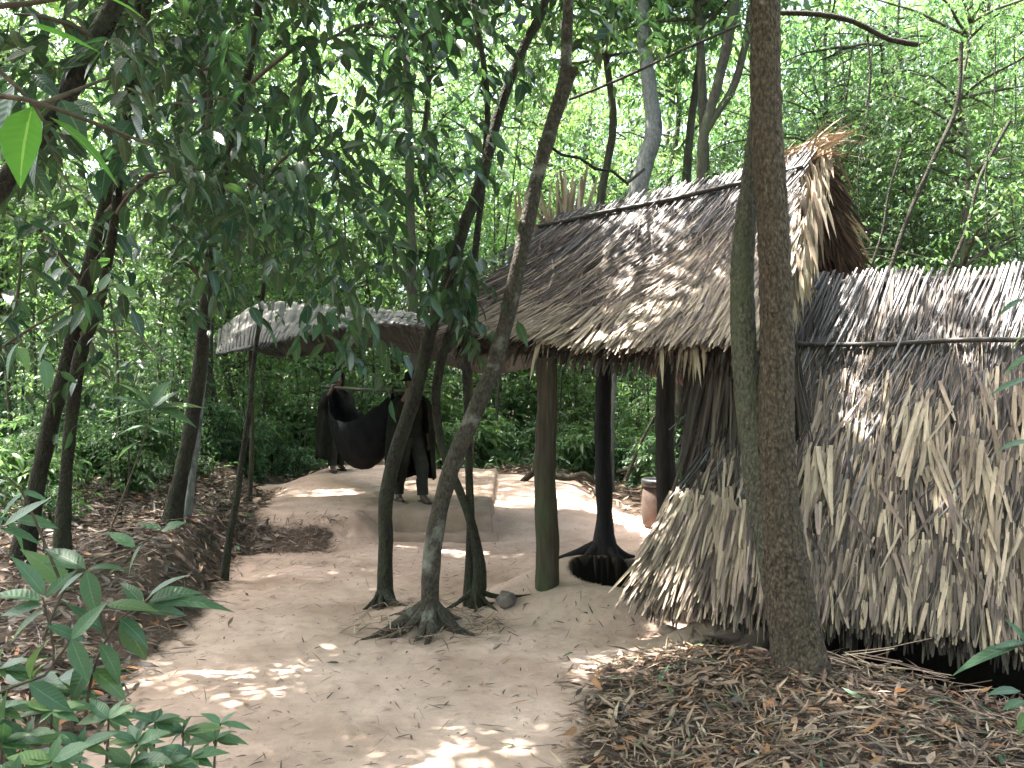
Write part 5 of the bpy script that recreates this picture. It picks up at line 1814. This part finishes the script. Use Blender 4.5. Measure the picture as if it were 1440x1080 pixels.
def person(label, x, y, z, heading, stride, crouch, hat, gap=34):
    t = tag(empty('person', (x, y, z), math.atan2(-heading[0], heading[1])), label, 'person', 'carriers with the hammock')
    V, E = [], []

    def v(*a, link=None):
        V.append(a)
        if link is not None:
            E.append((link, len(V) - 1))
        return len(V) - 1
    k = crouch
    pel = v(0, 0, .86 - k, .125, .10)
    wa = v(0, .01, 1.0 - k, .12, .09, link=pel)
    ch = v(0, .02, 1.2 - k, .145, .10, link=wa)
    nb = v(0, .02, 1.37 - k, .06, .055, link=ch)
    nt_ = v(0, .035, 1.44 - k, .048, link=nb)
    jaw = v(0, .06, 1.49 - k, .058, .062, link=nt_)
    hd = v(0, .05, 1.56 - k, .072, .085, link=jaw)
    cr = v(0, .04, 1.63 - k, .058, .068, link=hd)
    v(0, .145, 1.535 - k, .011, link=hd)                    # nose
    v(.078, .045, 1.545 - k, .012, .018, link=hd)           # ears
    v(-.078, .045, 1.545 - k, .012, .018, link=hd)
    for s in (1, -1):
        hip = v(s * .09, 0, .80 - k, .085, link=pel)
        fy = stride * s
        kn = v(s * .10, fy * .55 + .06 + k * .6, .46 - k * .5, .058, link=hip)
        cf = v(s * .10, fy * .85 + .02, .30, .05, link=kn)
        ank = v(s * .10, fy, .08, .036, link=cf)
        v(s * .10, fy - .05, .045, .03, link=ank)
        ball = v(s * .115, fy + .12, .035, .036, .024, link=ank)
        v(s * .115, fy + .19, .03, .028, .016, link=ball)
    # arm on the pole side, hand closed over the pole
    sh = v(.165, 0, 1.33 - k, .058, link=ch)
    elb = v(.27, .16, 1.15 - k, .042, link=sh)
    wr_ = v(.20, .30, 1.36 - k, .027, link=elb)
    pz = 1.452 - k
    palm = v(.168, .30, pz - .015, .020, .032, link=wr_)
    for i, (dy, L) in enumerate(((-.034, .9), (-.012, 1.0), (.012, .97), (.034, .8))):
        a = v(.163, .30 + dy, pz + .022, .0095, link=palm)
        b = v(.132, .30 + dy, pz + .036 * L, .009, link=a)
        v(.100, .30 + dy, pz + .012, .008, link=b)
    th1 = v(.150, .262, pz - .032, .011, link=palm)
    v(.112, .252, pz - .026, .009, link=th1)
    # hanging arm with a relaxed hand
    sh = v(-.165, 0, 1.33 - k, .058, link=ch)
    elb = v(-.22, -.03, 1.06 - k, .042, link=sh)
    wr_ = v(-.22, .07, .84 - k, .027, link=elb)
    palm = v(-.22, .085, .77 - k, .020, .034, link=wr_)
    for dy, L in ((-.030, .065), (-.010, .075), (.012, .072), (.033, .058)):
        a = v(-.222, .09 + dy, .735 - k, .0095, link=palm)
        b = v(-.214, .095 + dy, .735 - k - L * .55, .009, link=a)
        v(-.200, .098 + dy, .735 - k - L, .008, link=b)
    th1 = v(-.21, .128, .755 - k, .011, link=palm)
    v(-.205, .140, .715 - k, .009, link=th1)
    skin_mesh('body', V, E, M['skin'], t)
    # trousers
    mb = MB()
    for s in (1, -1):
        fy = stride * s
        tube(mb, [[s * .06, 0, .90 - k, .125], [s * .09, .01, .76 - k, .112], [s * .10, fy * .5 + .05 + k * .5, .46 - k * .5, .088], [s * .10, fy * .85 + .01, .26, .075], [s * .10, fy, .10, .070]], None, 16, .03, rough=.12, freq=9)
    mb.build('trousers', M['trouser'], t)
    # shirt and long cape
    mb = MB()
    tube(mb, [[0, .01, .84 - k, .17], [0, .01, 1.0 - k, .155], [0, .02, 1.2 - k, .165], [0, .01, 1.33 - k, .13], [0, .015, 1.40 - k, .065]], None, 20, .03, rough=.10, freq=7)
    tube(mb, [[.13, 0, 1.33 - k, .078], [.19, .03, 1.28 - k, .075], [.27, .16, 1.15 - k, .065], [.215, .27, 1.31 - k, .05]], None, 14, .03, rough=.12, freq=10)
    tube(mb, [[-.13, 0, 1.33 - k, .078], [-.19, -.01, 1.25 - k, .075], [-.22, -.03, 1.06 - k, .065], [-.22, .055, .88 - k, .052]], None, 14, .03, rough=.12, freq=10)
    mb.build('shirt', M['cloth'], t)
    mb = MB()
    n, m = 26, 54
    Pn = np.zeros((n, m, 3))
    zz = np.array([1.43, 1.39, 1.34, 1.22, 1.0, .75, .5, .3]) - k
    rx = [.075, .13, .235, .285, .30, .32, .33, .34]
    ry = [.07, .10, .135, .19, .22, .25, .27, .28]
    for i in range(n):
        f = i / (n - 1) * 7
        z_ = np.interp(f, range(8), zz)
        a_, b_ = np.interp(f, range(8), rx), np.interp(f, range(8), ry)
        for j in range(m):
            th = math.radians(90 + gap + f * 3) + (2 * math.pi - 2 * math.radians(gap + f * 3)) * j / (m - 1)
            fold = 1 + .05 * min(1, f / 3) * math.sin(th * 9 + f * .4) + .03 * math.sin(th * 4 - f)
            Pn[i, j] = (a_ * fold * math.cos(th), b_ * fold * math.sin(th) + .005, max(z_, .12) + .02 * math.sin(th * 5) * (f > 6))
    grid(mb, Pn)
    o = mb.build('cape', M['cloth'], t)
    md = o.modifiers.new('thick', 'SOLIDIFY')
    md.thickness = .008
    # hair or hat
    mb = MB()
    if hat:
        lathe(mb, [(.001, 1.715 - k), (.05, 1.71 - k), (.088, 1.68 - k), (.096, 1.62 - k), (.10, 1.60 - k), (.155, 1.578 - k), (.158, 1.572 - k), (.10, 1.588 - k), (.09, 1.60 - k)], (0, .04, 0), 34)
        mb.build('hat', M['cloth'], t)
        mb = MB()
    else:       # loose hood, open at the face
        an = [math.radians(90 + 42 + 276 * q / 24) for q in range(25)]
        prof = [(.001, 1.735), (.06, 1.72), (.105, 1.67), (.118, 1.60), (.112, 1.52), (.10, 1.46), (.12, 1.41), (.17, 1.36)]
        grid(mb, np.array([[[r_ * math.cos(a_) * (1 + .05 * math.sin(a_ * 5)), .025 + r_ * math.sin(a_) * 1.1, z_ - k] for a_ in an] for r_, z_ in prof]))
        hd_o = mb.build('hood', M['cloth'], t)
        mo = hd_o.modifiers.new('thick', 'SOLIDIFY')
        mo.thickness = .008
        mb = MB()
    lathe(mb, [(.001, 1.705 - k), (.05, 1.695 - k), (.080, 1.655 - k), (.088, 1.60 - k), (.083, 1.53 - k), (.065, 1.49 - k)], (0, .022, 0), 34)
    mb.build('hair', M['hair'], t)
    for s in (1, -1):
        mb = MB()
        fy = stride * s
        tube(mb, [[s * .10, fy - .085, .012, .030], [s * .105, fy + .02, .012, .036], [s * .115, fy + .13, .012, .045], [s * .118, fy + .205, .012, .028]], None, 14, .03)
        mb.V[-1] = mb.V[-1]
        for vv in mb.V:
            vv[:, 2] = np.clip(vv[:, 2], 0, .024)
        mb.add(*blades([A(s * .115 - .05, fy + .10, .02)], [A(1, 0, 0)], [A(0, 0, 1)], .10, .03, ([0, .2, .5, .8, 1], [1, 1, 1, 1, 1]), bend=0, fold=0, zdroop=0)[:2])
        st = mb.V[-1]
        st[:, 2] += .055 * np.sin(np.clip((st[:, 0] - (s * .115 - .05)) / .10, 0, 1) * math.pi) ** .6
        mb.build('sandal', M['sandal'], t)
    # eyes
    mb = MB()
    for s in (1, -1):
        lathe(mb, [(.001, -.007), (.008, -.004), (.009, 0), (.008, .004), (.001, .007)], (s * .030, .128, 1.562 - k), 8)
    mb.build('eyes', M['sandal'], t)
    return t


hd_dir = unit(A(1.46, -2.6, 0))
pr, plf = A(*W(577, 703, 10.8)), A(*W(473, 663, 13.5))
pr[2] = .325 + .14 * float(sst(10.8, 10.6, 14)) + .004
plf[2] = .325 + .14 * float(sst(13.5, 10.6, 14)) + .004
if plf[0] < -2.05:
    plf[2] = gz(plf[0], plf[1]) + .004
person('person in a dark hat and long cape at the near end of the carrying pole', pr[0], pr[1], pr[2], hd_dir, -.17, .0, True, 24)
person('person in a dark hooded cape at the far end of the carrying pole', plf[0], plf[1], plf[2], hd_dir, .12, .08, False, 10)
rt = A(-hd_dir[1], hd_dir[0], 0) * -1        # the carriers' right-hand side
pa = plf + rt * .13 + A(0, 0, 1.452 - .08) - hd_dir * .25
pb = pr + rt * .13 + A(0, 0, 1.452) + hd_dir * .42
# line exactly through both shoulders
sa, sb = plf + rt * .13 + A(0, 0, 1.372), pr + rt * .13 + A(0, 0, 1.452)
dd_ = unit(sb - sa)
mb = MB()
tube(mb, [[*(sa - dd_ * .3), .022], [*((sa + sb) / 2 - A(0, 0, .02)), .024], [*(sb + dd_ * .45), .022]], None, 12, .1, rough=.06)
tag(mb.build('carrying_pole', M['pole']), 'long dark pole resting on the shoulders of the two carriers', 'pole')

ha, hb = sa + dd_ * .20, sb - dd_ * .22
Ls = np.linalg.norm(hb - ha)
mb = MB()
n, m = 50, 24
Pn = np.zeros((n, m, 3))
for i in range(n):
    s = i / (n - 1)
    c = ha + (hb - ha) * s
    e = math.sin(math.pi * s)
    rim = .03 + .46 * e ** .75
    bot = .08 + 1.10 * e ** .5
    hw = .03 + .27 * e ** .7
    for j in range(m):
        th = -math.pi / 2 + math.pi * j / (m - 1)
        q = c + rt * (hw * math.sin(th)) * (1 + .04 * math.sin(7 * s * 6 + j)) - A(0, 0, 1) * (rim + (bot - rim) * math.cos(th) ** .8)
        q += .012 * np.array(noise.noise_vector(Vector(q) * 7))
        Pn[i, j] = q
grid(mb, Pn)
hm = thing('hammock', 'dark cloth hammock slung below the carrying pole between the two carriers', 'hammock')
o = mb.build('cloth', M['hammock'], hm)
md = o.modifiers.new('thick', 'SOLIDIFY')
md.thickness = .008
for c0 in (ha, hb):
    mb = MB()
    for q in range(3):
        r_ = .034
        pts = [[*(c0 + dd_ * (q * .022 - .02) + rt * r_ * math.cos(a) + A(0, 0, 1) * (r_ * math.sin(a) * 1.2 - .008)), .006] for a in np.linspace(0, 2 * math.pi, 13)]
        tube(mb, pts, None, 6, .02)
    mb.build('lashing', M['straw_dark'], hm)

for pr_ in bushes + saps + trees + thick + tall:
    root, kids = pr_
    if not root.get('_used'):
        for c in kids:
            bpy.data.objects.remove(c)
        bpy.data.objects.remove(root)
for o in bpy.data.objects:
    if '_used' in o:
        del o['_used']

for o in bpy.data.objects:
    if 'label' in o and len(o['label'].split()) > 16:
        print('LONG', o.name, o['label'])
